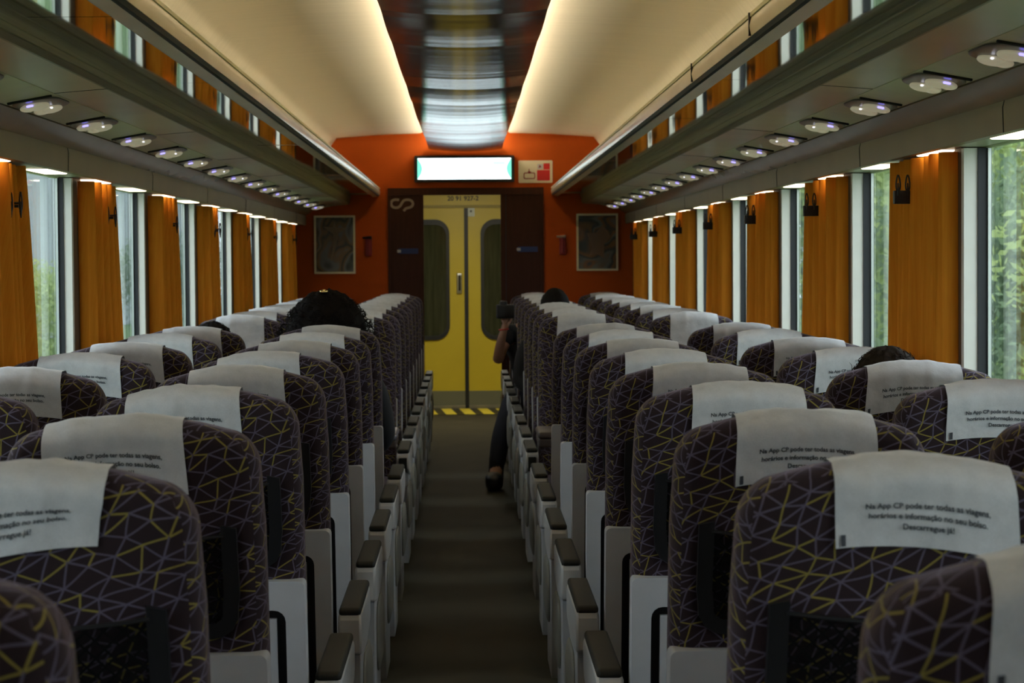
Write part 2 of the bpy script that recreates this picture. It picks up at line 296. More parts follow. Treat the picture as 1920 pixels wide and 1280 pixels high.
# ------------------------------------------------------------------ mesh helpers
class MB:
    def __init__(s): s.v = []; s.f = []
    def add(s, v, f):
        o = len(s.v); s.v += [tuple(q) for q in v]; s.f += [tuple(i + o for i in q) for q in f]; return s
    def box(s, x0, x1, y0, y1, z0, z1):
        return s.add([(x, y, z) for z in (z0, z1) for y in (y0, y1) for x in (x0, x1)],
                     [(0, 2, 3, 1), (4, 5, 7, 6), (0, 1, 5, 4), (2, 6, 7, 3), (0, 4, 6, 2), (1, 3, 7, 5)])
    def rbox(s, c, h, r, n=7, deform=None):
        if not isinstance(r, tuple): r = (r, r, r)
        r = tuple(min(r[i], h[i] * 0.999) for i in range(3))
        ts = []
        for i in range(3):
            inner = h[i] - r[i]; m = max(2, n // 2 + 1)
            lo = [-(inner + r[i] * math.tan(a)) for a in [math.pi / 4 * (1 - k / m) for k in range(m)]]
            mid = [-inner + 2 * inner * k / 6 for k in range(7)] if inner > 1e-5 else [0]
            ts.append(lo + mid + [-q for q in reversed(lo)])
        idx = {}; vs = []
        def pt(i, j, k):
            key = (i, j, k)
            if key in idx: return idx[key]
            q = [ts[0][i], ts[1][j], ts[2][k]]; d = [0, 0, 0]; inn = [0, 0, 0]
            for a in range(3):
                lim = h[a] - r[a]; inn[a] = max(-lim, min(lim, q[a])); d[a] = (q[a] - inn[a]) / r[a]
            L = math.sqrt(sum(x * x for x in d)) or 1
            # cube point onto sphere
            p = tuple(c[a] + inn[a] + r[a] * d[a] / L for a in range(3))
            if deform: p = deform(p)
            idx[key] = len(vs); vs.append(p); return idx[key]
        NX, NY, NZ = (len(q) for q in ts); fs = []
        for j in range(NY - 1):
            for k in range(NZ - 1):
                fs.append((pt(0, j, k), pt(0, j, k + 1), pt(0, j + 1, k + 1), pt(0, j + 1, k)))
                fs.append((pt(NX - 1, j, k), pt(NX - 1, j + 1, k), pt(NX - 1, j + 1, k + 1), pt(NX - 1, j, k + 1)))
        for i in range(NX - 1):
            for k in range(NZ - 1):
                fs.append((pt(i, 0, k), pt(i + 1, 0, k), pt(i + 1, 0, k + 1), pt(i, 0, k + 1)))
                fs.append((pt(i, NY - 1, k), pt(i, NY - 1, k + 1), pt(i + 1, NY - 1, k + 1), pt(i + 1, NY - 1, k)))
        for i in range(NX - 1):
            for j in range(NY - 1):
                fs.append((pt(i, j, 0), pt(i, j + 1, 0), pt(i + 1, j + 1, 0), pt(i + 1, j, 0)))
                fs.append((pt(i, j, NZ - 1), pt(i + 1, j, NZ - 1), pt(i + 1, j + 1, NZ - 1), pt(i, j + 1, NZ - 1)))
        return s.add(vs, fs)
    def tube(s, pts, rad, seg=8, cap=True):
        pts = [Vector(q) for q in pts]; n = len(pts); vs = []; fs = []; prev = None
        for i, q in enumerate(pts):
            d = (pts[min(i + 1, n - 1)] - pts[max(i - 1, 0)]).normalized()
            a = prev if prev is not None else (Vector((0, 0, 1)) if abs(d.z) < 0.9 else Vector((1, 0, 0)))
            u = (a - d * a.dot(d)).normalized(); prev = u; w = d.cross(u)
            rr = rad[i] if isinstance(rad, (list, tuple)) else rad
            for k in range(seg):
                an = 2 * math.pi * k / seg; vs.append(q + u * math.cos(an) * rr + w * math.sin(an) * rr)
        for i in range(n - 1):
            for k in range(seg):
                a = i * seg + k; b = i * seg + (k + 1) % seg; fs.append((a, b, b + seg, a + seg))
        if cap: fs.append(tuple(reversed(range(seg)))); fs.append(tuple(range((n - 1) * seg, n * seg)))
        return s.add(vs, fs)
    def sweep(s, prof, y0, y1, closed=True, ny=1, fn=None):
        """profile of (x, z) points swept along y"""
        n = len(prof); vs = []; fs = []
        for j in range(ny + 1):
            y = y0 + (y1 - y0) * j / ny
            for x, z in prof: vs.append(fn(x, y, z) if fn else (x, y, z))
        for j in range(ny):
            for i in range(n if closed else n - 1):
                a = j * n + i; b = j * n + (i + 1) % n; fs.append((a, a + n, b + n, b))
        if closed: fs.append(tuple(range(n))); fs.append(tuple(reversed(range(ny * n, ny * n + n))))
        return s.add(vs, fs)
    def prism(s, poly, axis, a0, a1):
        """flat outline extruded along an axis: 0=x (pts y,z) 1=y (pts x,z) 2=z (pts x,y)"""
        def mk(q, a): return (a, q[0], q[1]) if axis == 0 else ((q[0], a, q[1]) if axis == 1 else (q[0], q[1], a))
        n = len(poly); vs = [mk(q, a0) for q in poly] + [mk(q, a1) for q in poly]
        fs = [tuple(range(n)), tuple(reversed(range(n, 2 * n)))] + [(i, i + n, (i + 1) % n + n, (i + 1) % n) for i in range(n)]
        return s.add(vs, fs)
    def ribbon(s, pts, w, y0, y1):
        """stroke of width w through (x,z) points, thickness y0..y1"""
        P2 = [Vector(q) for q in pts]; L = []; Rr = []
        for i, q in enumerate(P2):
            d = (P2[min(i + 1, len(P2) - 1)] - P2[max(i - 1, 0)]).normalized(); nrm = Vector((-d.y, d.x)) * w / 2
            L.append(q + nrm); Rr.append(q - nrm)
        return s.ring_loft(L, Rr, y0, y1)
    def ring_loft(s, L, Rr, y0, y1):
        n = len(L); vs = []
        for y in (y0, y1):
            vs += [(q[0], y, q[1]) for q in L] + [(q[0], y, q[1]) for q in Rr]
        fs = []
        for i in range(n - 1):
            a, b, c_, d = i, i + 1, n + i + 1, n + i
            fs += [(a, b, c_, d), (a + 2 * n, d + 2 * n, c_ + 2 * n, b + 2 * n), (a, a + 2 * n, b + 2 * n, b), (d, c_, c_ + 2 * n, d + 2 * n)]
        fs += [(0, n, 3 * n, 2 * n), (n - 1, 3 * n - 1, 4 * n - 1, 2 * n - 1)]
        return s.add(vs, fs)
    def frame(s, outer, inner, y0, y1):
        """closed ring between two loops of (x,z) points with same count"""
        o = outer + [outer[0]]; i = inner + [inner[0]]
        return s.ring_loft(o, i, y0, y1)
    def mesh(s, name, smooth=True, auto=35):
        me = bpy.data.meshes.new(name); me.from_pydata(s.v, [], s.f); me.update()
        bm = bmesh.new(); bm.from_mesh(me)
        bmesh.ops.recalc_face_normals(bm, faces=bm.faces)
        if smooth:
            for f in bm.faces: f.smooth = True
            la = math.radians(auto)
            for e in bm.edges:
                if len(e.link_faces) == 2 and e.calc_face_angle(0) > la: e.smooth = False
        bm.to_mesh(me); bm.free(); return me
    def build(s, name, mat, parent=None, smooth=True, uv=False, auto=35):
        me = s.mesh(name, smooth, auto); me.materials.append(mat)
        if uv: box_uv(me)
        o = bpy.data.objects.new(name, me); C.objects.link(o)
        if parent: o.parent = parent
        return o

def box_uv(me):
    l = me.uv_layers.new(name='UVMap')
    for p in me.polygons:
        n = p.normal; a = max(range(3), key=lambda i: abs(n[i]) * (1.0 if i != 0 else 1.0))
        for li in p.loop_indices:
            c = me.vertices[me.loops[li].vertex_index].co
            if a == 0: u = (c.y + (0.37 if n.x > 0 else 0.11), c.z)
            elif a == 1: u = (c.x + 0.5, c.z)
            else: u = (c.x + 0.5, c.y + 1.2)
            l.data[li].uv = u

def rrect(x0, x1, z0, z1, r, seg=5):
    pts = []
    for cx, cz, a0 in ((x1 - r, z1 - r, 0), (x0 + r, z1 - r, 90), (x0 + r, z0 + r, 180), (x1 - r, z0 + r, 270)):
        for k in range(seg + 1):
            a = math.radians(a0 + 90 * k / seg); pts.append((cx + r * math.cos(a), cz + r * math.sin(a)))
    return pts

def empty(name, loc=(0, 0, 0), rz=0.0):
    o = bpy.data.objects.new(name, None); C.objects.link(o); o.location = loc; o.rotation_euler = (0, 0, rz); o.empty_display_size = 0.1; return o

def tag(o, label=None, cat=None, group=None, kind=None):
    for k, v in (('label', label), ('category', cat), ('group', group), ('kind', kind)):
        if v: o[k] = v
    return o

def struct(o, label=None): return tag(o, label, None, None, 'structure')

def children_of(o, idx): return idx.get(o.name, [])
def copy_tree(o, idx, parent=None):
    c = o.copy(); C.objects.link(c)
    if parent: c.parent = parent
    for ch in idx.get(o.name, []): copy_tree(ch, idx, c)
    return c
def tree_index(o):
    idx = {}
    for q in list(C.objects):
        if q.parent: idx.setdefault(q.parent.name, []).append(q)
    return idx

ORD = ['first', 'second', 'third', 'fourth', 'fifth', 'sixth', 'seventh', 'eighth', 'ninth', 'tenth', 'eleventh', 'twelfth', 'thirteenth', 'fourteenth', 'fifteenth', 'sixteenth', 'seventeenth', 'eighteenth']

# ------------------------------------------------------------------ dimensions
YE = 17.6          # bulkhead
YR = -2.6          # rear of what is built
YV = 22.6          # yellow vestibule doors
WX = 1.40          # outer side wall
K = CAMZ
WP = [6.33 + 1.70 * j for j in range(-5, 7)]      # pillar/curtain centres  (-2.17 ... 16.53)
SOF = K + 0.279    # soffit height

# ------------------------------------------------------------------ shell
struct(MB().box(-WX, WX, YR, YV + 0.3, -0.06, 0.0).build('floor', M['floor'], smooth=False))
# ceiling profile (inside face) + thickness
cp = [(0.0, 1.02), (0.26, 1.02), (0.335, 0.962), (0.65, 0.952), (0.965, 0.930), (1.035, 0.835), (1.08, 0.60), (1.40, 0.50)]
inner = [(-x, K + z) for x, z in reversed(cp)] + [(x, K + z) for x, z in cp[1:]]
outer = [(1.42, K + 0.49), (1.2, K + 1.02), (0.3, K + 1.09), (-0.3, K + 1.09), (-1.2, K + 1.02), (-1.42, K + 0.49)]
struct(MB().sweep(inner + outer, YR, YE, True).build('ceiling', M['cream'], auto=60))

for side, sx in (('left', -1), ('right', 1)):
    m = MB()
    def bx(m, xa, xb, *r): m.box(min(sx * xa, sx * xb), max(sx * xa, sx * xb), *r)
    lower = MB(); bx(lower, 1.30, 1.335, YR, YE, 0.0, 0.78)
    w = lower.build('wall_' + side, M['walllow'], smooth=False); struct(w)
    up = MB(); bx(up, 1.30, 1.335, YR, YE, SOF, K + 0.52)
    up.build('upper_panel', M['fascia'], w, smooth=False)
    pil = MB(); px_ = 1.272 if sx < 0 else 1.256
    for c in WP: bx(pil, px_, 1.319, c - 0.42, c + 0.42, 0.78, SOF)
    bx(pil, px_, 1.319, WP[-1] + 0.42, YE, 0.78, SOF)
    pil.build('pillar_panels', M['wallbeige'], w, smooth=False)
    out = MB()
# windows between pillars
wi = 0
for side, sx in (('left', -1), ('right', 1)):
    for a, b in zip(WP[:-1], WP[1:]):
        wi += 1
        y0, y1 = a + 0.42, b - 0.42
        def bx(m, xa, xb, *r): m.box(min(sx * xa, sx * xb), max(sx * xa, sx * xb), *r); return m
        e = struct(empty('window_%d' % wi, (0, 0, 0)))
        j = MB(); jx = 1.2715 if sx < 0 else 1.2555; jo = 1.297 if sx < 0 else 1.290
        bx(j, jx, jo, y0, y0 + 0.03, 0.78, SOF - 0.002); bx(j, jx, jo, y1 - 0.03, y1, 0.78, SOF - 0.002)
        bx(j, 1.250, jo, y0, y1, 0.765, 0.785)
        j.build('window_jamb', M['white'], e, smooth=False)
        g = MB()
        bx(g, jo, 1.325, y0, y0 + 0.035, 0.78, SOF - 0.002); bx(g, jo, 1.325, y1 - 0.035, y1, 0.78, SOF - 0.002)
        bx(g, jo, 1.325, y0, y1, 0.78, 0.80)
        g.build('gasket', M['gasket'], e, smooth=False)
        g = MB(); bx(g, 1.314, 1.322, y1 - 0.043, y1 - 0.035, 0.80, SOF - 0.003)
        g.build('edge_strip', M['edge'], e, smooth=False)
        g = MB(); bx(g, 1.322, 1.328, y0 + 0.03, y1 - 0.03, 0.79, SOF - 0.002)
        g.build('window_glass', M['glass'], e, smooth=False)

# bulkhead (end wall) with door opening
DX0, DX1, DZ = -0.585, 0.585, K + 0.553
m = MB()
m.box(-WX, DX0, YE, YE + 0.05, 0, K + 1.05).box(DX1, WX, YE, YE + 0.05, 0, K + 1.05).box(DX0, DX1, YE, YE + 0.05, DZ, K + 1.05)
we = struct(m.build('wall_end', M['orange'], smooth=False))
struct(MB().box(-WX, WX, YR - 0.05, YR, 0, K + 1.05).build('wall_rear', M['orange'], smooth=False))
# door frame + sliding leaves, pulled partly apart
OX0, OX1 = -0.318, 0.262
e = struct(empty('door_1', (0, YE, 0)))
fr_ = MB().box(DX0, DX1, -0.015, 0.06, K + 0.50, DZ)
fr_.box(DX0, DX0 + 0.02, -0.015, 0.06, 0, K + 0.50).box(DX1 - 0.02, DX1, -0.015, 0.06, 0, K + 0.50)
fr_.build('door_frame', M['doorbrown'], e, smooth=False)
MB().box(DX0 + 0.02, OX0, 0.0, 0.045, 0.0, K + 0.50).build('door_leaf', M['doorbrown'], e, smooth=False)
dl = MB().box(OX1, DX1 - 0.02, 0.0, 0.045, 0.0, K + 0.50).build('door_leaf', M['doorbrown'], e, smooth=False)
MB().box(OX1 + 0.036, OX1 + 0.042, -0.003, 0.0, 0.0, K + 0.50).build('leaf_groove', M['black'], dl, smooth=False)
# stylised CP logo: one continuous stroke
lg = [(270, 148), (215, 141), (165, 150), (135, 178), (133, 225), (150, 262), (190, 280), (245, 280), (285, 255), (315, 205), (340, 165), (380, 146), (440, 145), (485, 165), (507, 205), (500, 245), (465, 275), (415, 285), (385, 292), (345, 338)]
def px2x(px): return (px - 874) / FPX * YE
def px2z(py): return K + (490 - py) / FPX * YE
pts = [(px2x(720 + a / 9.14) - 0.0, px2z(360 + b / 9.14 - 2)) for a, b in lg]
# smooth the stroke
def chaikin(p, n=2):
    for _ in range(n):
        q = [p[0]]
        for a, b in zip(p[:-1], p[1:]): q += [(a[0] * .75 + b[0] * .25, a[1] * .75 + b[1] * .25), (a[0] * .25 + b[0] * .75, a[1] * .25 + b[1] * .75)]
        p = q + [p[-1]]
    return p
lo = MB().ribbon(chaikin(pts), 0.0195, YE - 0.006, YE - 0.001).build('operator_logo', M['logo'], smooth=False)
tag(lo, 'pale taupe CP letters logo on the dark brown door leaf left', 'logo')
for nm, cx, cy, lab in (('door_sticker', 764, 472, 'narrow blue sticker with pale mark on the left door leaf'), ('door_sticker', 988, 470, 'narrow blue sticker with pale mark on the right door leaf')):
    e = tag(empty(nm, (px2x(cx), YE - 0.003, px2z(cy - 2))), lab, 'sticker', 'blue door stickers')
    MB().box(-0.066, 0.082, -0.002, 0.002, -0.02, 0.02).build('sticker_strip', M['blue'], e, smooth=False)
    MB().rbox((-0.062, -0.003, 0), (0.014, 0.002, 0.011), 0.002, 3).build('arrow_mark', M['stickerwhite'], e)

# vestibule beyond the bulkhead
struct(MB().box(-0.62, -0.56, YE + 0.05, YV, 0, K + 0.95).build('wall_vestibule_left', M['vestwall'], smooth=False))
struct(MB().box(0.56, 0.62, YE + 0.05, YV, 0, K + 0.95).build('wall_vestibule_right', M['vestwall'], smooth=False))
struct(MB().box(-0.62, 0.62, YE + 0.05, YV + 0.2, K + 0.90, K + 0.95).build('ceiling_vestibule', M['vestwall'], smooth=False))
def vx(px): return (px - 875) / FPX * YV
def vz(py): return K + (490 - py) / FPX * YV
trm = MB().box(-0.62, 0.62, YV, YV + 0.08, vz(386), K + 0.95)
tr_ = struct(trm.build('wall_vestibule_end', M['yellow'], smooth=False))
MB().box(-0.62, 0.62, YV - 0.012, YV, vz(390), vz(384.5)).build('door_rail', M['vestwall'], tr_, smooth=False)
struct(empty('door_2', (0, YV, 0)))
for k, (xa, xb, wa, wb) in enumerate(((-0.60, vx(871.5), vx(770), vx(844)), (vx(879), 0.60, vx(902), vx(976)))):
    d = struct(empty('door_%d' % (2 + k), (0, YV, 0))) if k else bpy.data.objects['door_2']
    leaf = MB().prism([(xa, 0.0), (xb, 0.0), (xb, vz(389)), (xa, vz(389))], 1, 0.0, 0.05)
    leaf.build('door_leaf', M['yellow'], d, smooth=False)
    MB().box(xa, xb, -0.006, 0.0, 0.02, 0.17).build('kick_plate', M['kick'], d, smooth=False)
    MB().box(xa, xb, -0.012, 0.0, 0.0, 0.03).build('threshold_bar', M['steel'], d, smooth=False)
    o_ = rrect(wa, wb, vz(637), vz(411), 0.14, 8); i_ = rrect(wa + 0.032, wb - 0.032, vz(629), vz(421), 0.11, 8)
    MB().frame(o_, i_, -0.018, 0.0).build('window_gasket', M['gasket'], d, smooth=False)
    MB().prism(i_, 1, -0.008, -0.002).build('pane', M['doorglass'], d, smooth=False)
d = bpy.data.objects['door_2']
MB().box(vx(871.5), vx(879), -0.012, 0.05, 0.0, vz(389)).build('door_seal', M['gasket'], d, smooth=False)
h = MB().rbox((vx(862), -0.012, vz(531)), (0.026, 0.012, 0.10), 0.01, 3).build('handle_plate', M['steel'], d)
MB().rbox((vx(862.5), -0.03, vz(530)), (0.011, 0.014, 0.075), 0.008, 3).build('door_handle', M['black'], h)
s_ = tag(empty('door_notice', (vx(885), YV - 0.003, vz(398))), 'small pale notice at the top of the right yellow door', 'notice')
MB().box(-0.034, 0.034, -0.002, 0.002, -0.042, 0.042).build('notice_sheet', M['kick'], s_, smooth=False)
MB().rbox((-0.002, -0.004, 0.01), (0.010, 0.002, 0.010), 0.002, 3).build('notice_symbol', M['black'], s_)
# yellow-black threshold stripes on the floor
e = tag(empty('hazard_strip', (0, YV - 0.52, 0.0)), 'yellow and black striped safety strip on floor before yellow doors', 'floor marking')
MB().box(-0.56, 0.56, -0.42, 0.42, 0.0005, 0.004).build('black_band', M['black'], e, smooth=False)
m = MB()
for i in range(-5, 6):
    x = i * 0.175 - 0.02; m.prism([(x, -0.42), (x + 0.10, -0.42), (x + 0.04, 0.42), (x - 0.06, 0.42)], 2, 0.004, 0.006)
m.build('yellow_stripes', M['hazard'], e, smooth=False)
e = tag(empty('vestibule_lamp', (0, 20.4, K + 0.90)), 'hidden warm ceiling lamp lighting the vestibule before yellow doors', 'lamp')
MB().rbox((0, 0, -0.015), (0.22, 0.45, 0.012), 0.01, 3).build('lamp_diffuser', M['vlamp'], e)

# ------------------------------------------------------------------ text helper
def textmesh(body, size, bold=0.0, align='CENTER', line=1.0):
    cu = bpy.data.curves.new('lettering', 'FONT'); cu.body = body; cu.size = size; cu.align_x = align; cu.offset = bold; cu.space_line = line; cu.resolution_u = 3
    o = bpy.data.objects.new('lettering_source', cu); C.objects.link(o); bpy.context.view_layer.update()
    dg = bpy.context.evaluated_depsgraph_get(); me = bpy.data.meshes.new_from_object(o.evaluated_get(dg))
    bpy.data.objects.remove(o); return me
me = textmesh('20 91 927-2', 0.062, 0.0015); me.materials.clear(); me.materials.append(M['ink'])
for v in me.vertices: v.co = Vector((v.co.x + vx(870), YV - 0.003, v.co.y + vz(376)))
o = bpy.data.objects.new('coach_number', me); C.objects.link(o)
tag(o, 'dark painted coach number above the yellow doors', 'number')

# ------------------------------------------------------------------ centre strip of the ceiling
strips = [(-2.6, -0.4), (-0.4, 1.8), (1.8, 4.0), (4.0, 6.2), (6.2, 8.45), (8.45, 9.72), (9.72, 12.1), (12.1, 13.35), (13.35, 15.6), (15.6, 17.58)]
for i, (a, b) in enumerate(strips):
    last = i == len(strips) - 1
    def fn(x, y, z, a=a, b=b, last=last):
        s = (y - a) / (b - a); sag = -0.010 * math.sin(math.pi * s)
        xx = x
        if last:
            q = max(0.0, (s - 0.35) / 0.65); sag = -0.062 * q * q; xx = x * (1 - 0.08 * q)
        return (xx, y, z + sag)
    prof = []
    for k in range(13):
        x = -0.300 + 0.600 * k / 12; prof.append((x, K + 0.905 - 0.020 * (1 - (x / 0.300) ** 2)))
    prof += [(x, z + 0.012) for x, z in reversed(prof)]
    o = MB().sweep(prof, a + 0.004, b - 0.004, True, 14, fn).build('ceiling_strip_panel', M['strip'])
    if b <= 4.2: lab = 'glossy dark ceiling strip panel above the aisle, out of the top of view'
    else:
        lab = {6.2: 'glossy dark centre ceiling panel, just above the picture', 8.45: 'glossy dark centre ceiling panel at the very top of the photo', 9.72: 'short glossy dark ceiling panel, second from the top of the photo',
               12.1: 'glossy dark ceiling panel in the middle of the centre strip', 13.35: 'short dark ceiling panel where the faint blue reflections begin', 15.6: 'dark ceiling panel with pale blue bars, last but one before the bulkhead',
               17.58: 'downward curving ceiling panel mirroring the bright screen in front of the bulkhead'}[b]
    tag(o, lab, 'ceiling panel', 'glossy ceiling strip panels')
for sx, nm in ((-1, 'left'), (1, 'right')):
    o = MB().box(sx * 0.215 - 0.008, sx * 0.215 + 0.008, YR + 0.05, 17.57, K + 0.922, K + 0.938).build('cove_light', M['cove'], smooth=False)
    tag(o, 'warm hidden light line above the %s edge of the dark ceiling strip' % nm, 'lamp')
    hg = MB()
    for a, b in strips: hg.box(sx * 0.08 - 0.01, sx * 0.08 + 0.01, a + 0.3, a + 0.34, K + 0.905, K + 1.02).box(sx * 0.08 - 0.01, sx * 0.08 + 0.01, b - 0.34, b - 0.3, K + 0.905, K + 1.02)
    struct(hg.build('trim_%d' % (1 if sx < 0 else 2), M['darktrim'], smooth=False))

# ------------------------------------------------------------------ luggage racks
RK0, RK1 = YR + 0.02, YE - 0.002
for sx, nm in ((-1, 'left'), (1, 'right')):
    e = tag(empty('luggage_rack', (0, 0, 0)), 'long brown overhead luggage rack with mirrored underside along the %s wall' % nm, 'luggage rack')
    P_ = lambda pts: [(sx * x, K + z) for x, z in pts]
    fasc = P_([(0.645, 0.545), (0.640, 0.525), (0.645, 0.503), (0.657, 0.500), (0.662, 0.545)])
    MB().sweep(fasc, RK0, RK1).build('front_lip', M['lip'], e)
    MB().sweep(P_([(0.642, 0.5545), (0.642, 0.5455), (0.662, 0.5455), (0.662, 0.5545)]), RK0, RK1).build('lip_bead', M['frame'], e)
    MB().sweep(P_([(0.646, 0.503), (0.650, 0.493), (0.672, 0.491), (0.672, 0.503)]), RK0, RK1).build('shadow_line_strip', M['darktrim'], e)  # solid dark strip put in for the shadow line under the lip
    MB().sweep(P_([(0.660, 0.492), (0.694, 0.486), (0.694, 0.494), (0.664, 0.50)]), RK0, RK1).build('under_lip', M['lip'], e)
    gap = MB()
    for yy in (5.27, 6.62) if sx > 0 else (3.9,): gap.box(*sorted((sx * 0.6390, sx * 0.664)), yy, yy + 0.008, K + 0.503, K + 0.5548)
    gap.build('lip_joint', M['black'], e, smooth=False)
    # mirrored panels, one per bay
    for a, b in zip(WP[:-1], WP[1:]):
        dz = random.uniform(-0.0012, 0.0012); tl_ = random.uniform(-0.0012, 0.0012)
        o = MB(); y0, y1 = a + 0.003, b - 0.003
        xs = sorted((sx * 0.694, sx * 0.868))
        o.add([(xs[0], y0, K + .486 + dz), (xs[1], y0, K + .486 + dz), (xs[1], y1, K + .486 + dz + tl_), (xs[0], y1, K + .486 + dz + tl_),
               (xs[0], y0, K + .495), (xs[1], y0, K + .495), (xs[1], y1, K + .495), (xs[0], y1, K + .495)],
              [(0, 1, 2, 3), (4, 7, 6, 5), (0, 4, 5, 1), (1, 5, 6, 2), (2, 6, 7, 3), (3, 7, 4, 0)])
        o.build('mirror_panel', M['mirror'], e, smooth=False)
    MB().sweep(P_([(0.862, 0.484), (0.868, 0.476), (0.871, 0.462), (0.868, 0.459), (0.872, 0.446), (0.870, 0.442), (0.880, 0.431), (0.90, 0.431), (0.90, 0.50), (0.862, 0.50)]), RK0, RK1).build('rounded_edge', M['racknose'], e)
    MB().sweep(P_([(0.880, 0.4315), (1.012, 0.421), (1.012, 0.435), (0.88, 0.445)]), RK0, RK1).build('under_panel', M['rackunder'], e)
    MB().sweep(P_([(1.012, 0.4195), (1.140, 0.3965), (1.142, 0.41), (1.012, 0.435)]), RK0, RK1).build('vent_panel', M['ventpanel'], e)
    MB().sweep(P_([(1.138, 0.4015), (1.146, 0.4005), (1.146, 0.42), (1.138, 0.42)]), RK0, RK1).build('dark_seam', M['darktrim'], e)
    MB().sweep(P_([(1.145, 0.394), (1.170, 0.368), (1.202, 0.350), (1.22, 0.36), (1.15, 0.42)]), RK0, RK1).build('cove_panel', M['cove_panel'], e)
    MB().sweep(P_([(1.202, 0.352), (1.198, 0.335), (1.200, 0.279), (1.215, 0.277), (1.215, 0.36)]), RK0, RK1).build('window_fascia', M['fascia'], e)
    MB().sweep(P_([(1.214, 0.281), (1.34, 0.279), (1.34, 0.30), (1.214, 0.30)]), RK0, RK1).build('soffit', M['soffit'], e)
    MB().sweep(P_([(0.66, 0.505), (1.10, 0.505), (1.35, 0.505), (1.35, 0.515), (0.66, 0.515)]), RK0, RK1).build('shelf', M['lip'], e)
    jn = MB()
    for k in range(8):
        y = 5.2 + 1.9 * k
        jn.sweep(P_([(1.1985, 0.279), (1.1965, 0.335), (1.2005, 0.351), (1.204, 0.352), (1.204, 0.279)]), y, y + 0.005)
        jn.sweep(P_([(0.880, 0.4307), (1.012, 0.4202), (1.012, 0.425), (0.88, 0.435)]), y + 0.6, y + 0.606)
    jn.build('panel_joint', M['darktrim'], e, smooth=False)

    # small lamps in the soffit
    n = 0
    for k in range(-4, 13):
        y = 6.15 + 0.885 * k
        if y < 2.8: continue
        seen = y > (5.9 if sx < 0 else 5.2)
        if seen: n += 1; lab_ = 'warm oblong lamp over the %s windows, %s visible from the camera' % (nm, ORD[n - 1])
        else: lab_ = 'warm oblong lamp over the %s windows, outside the picture, %s from the camera' % (nm, ORD[int((y - 2.3) / 0.885)])
        l_ = tag(empty('window_lamp', (sx * 1.252, y, K + 0.281)), lab_, 'lamp', 'window lamps under the %s rack' % nm)
        MB().rbox((0, 0, -0.003), (0.036, 0.155, 0.004), (0.008, 0.012, 0.003), 5).build('lamp_diffuser', M['lamp'], l_)
        MB().rbox((0, 0, -0.0005), (0.040, 0.162, 0.002), (0.008, 0.012, 0.002), 3).build('lamp_rim', M['soffit'], l_)
    # reading light and air nozzle plates
    ys = [5.12 + 0.85 * k for k in range(0, 15)] if sx < 0 else [4.64] + [5.36 + 0.84 * k for k in range(0, 15)]
    ang = math.atan2(0.023, 0.128) * sx
    for k, y in enumerate(ys):
        v = tag(empty('reading_light', (sx * 1.075, y, K + 0.4075)), 'reading light plate with two ivory nozzles under the %s rack, %s from the camera' % (nm, ORD[k]), 'reading light', 'reading lights under the %s rack' % nm)
        v.rotation_euler = (0, ang, 0)
        MB().rbox((0, 0, -0.002), (0.060, 0.155, 0.005), (0.05, 0.10, 0.004), 5).build('light_plate', M['ventplate'], v)
        MB().rbox((0, -0.158, -0.002), (0.056, 0.005, 0.0035), 0.003, 3).build('plate_edge', M['black'], v)
        for q, (dx, dy) in enumerate(((0.004 * sx, -0.058), (-0.006 * sx, 0.075))):
            nz_ = MB(); nz_.rbox((dx, dy, -0.010), (0.033, 0.052, 0.011), (0.0325, 0.050, 0.0108), 9)
            nz_.rbox((dx + sx * 0.018, dy - 0.012, -0.014), (0.020, 0.034, 0.009), (0.0195, 0.033, 0.0088), 7)
            o = nz_.build('nozzle', M['oval'], v)
            if q == 0: MB().rbox((dx + sx * 0.006, dy - 0.054, -0.013), (0.0085, 0.004, 0.0025), 0.002, 3).build('led', M['led'], o)
            else: MB().rbox((dx - sx * 0.014, dy - 0.048, -0.013), (0.003, 0.004, 0.002), 0.0015, 3).build('led', M['ledwhite'], o)

# ------------------------------------------------------------------ curtains and coat hooks
def curtain(sx, yc, seed, lab, grp):
    rnd = random.Random(seed); ny, nzz = 130, 16; m = MB(); ph = [rnd.uniform(0, 6.3) for _ in range(6)]
    z1, z0 = SOF - 0.008, 0.62
    for j in range(nzz + 1):
        s = j / nzz; z = z1 + (z0 - z1) * s
        if sx < 0: yn = yc - 0.335 + 0.04 * s; w_ = 0.60 + 0.20 * s ** 0.8
        else: yn = yc - 0.36 - 0.01 * s; w_ = 0.76 + 0.03 * s
        yn += 0.02 * math.sin(ph[5])
        for i in range(ny + 1):
            u = i / ny
            amp = 0.015 + 0.006 * s; env = min(1.0, u * 9, (1 - u) * 9)
            d = amp * env * (math.sin(u * 44 + ph[0] + 0.6 * math.sin(s * 2 + ph[4])) + 0.5 * math.sin(u * 91 + ph[1]) + 0.5 * math.sin(u * 15 + ph[2]))
            # the hem on the camera side turns back toward the wall
            e1 = max(0.0, 1 - u / 0.035); x = 1.238 + d + 0.032 * min(1, e1 * 1.6) - (0.004 if 0.03 < u < 0.07 else 0); x = min(x, 1.2705) - (0.012 if sx > 0 else 0)
            m.v.append((sx * x, yn + (max(u, 0.022) - 0.022) * w_ + 0.002 * u, z))
    for j in range(nzz):
        for i in range(ny):
            a = j * (ny + 1) + i; m.f.append((a, a + 1, a + ny + 2, a + ny + 1))
    o = m.build('curtain', M['curtain'], auto=80)
    sd = o.modifiers.new('thickness', 'SOLIDIFY'); sd.thickness = 0.0012
    return tag(o, lab, 'curtain', grp)

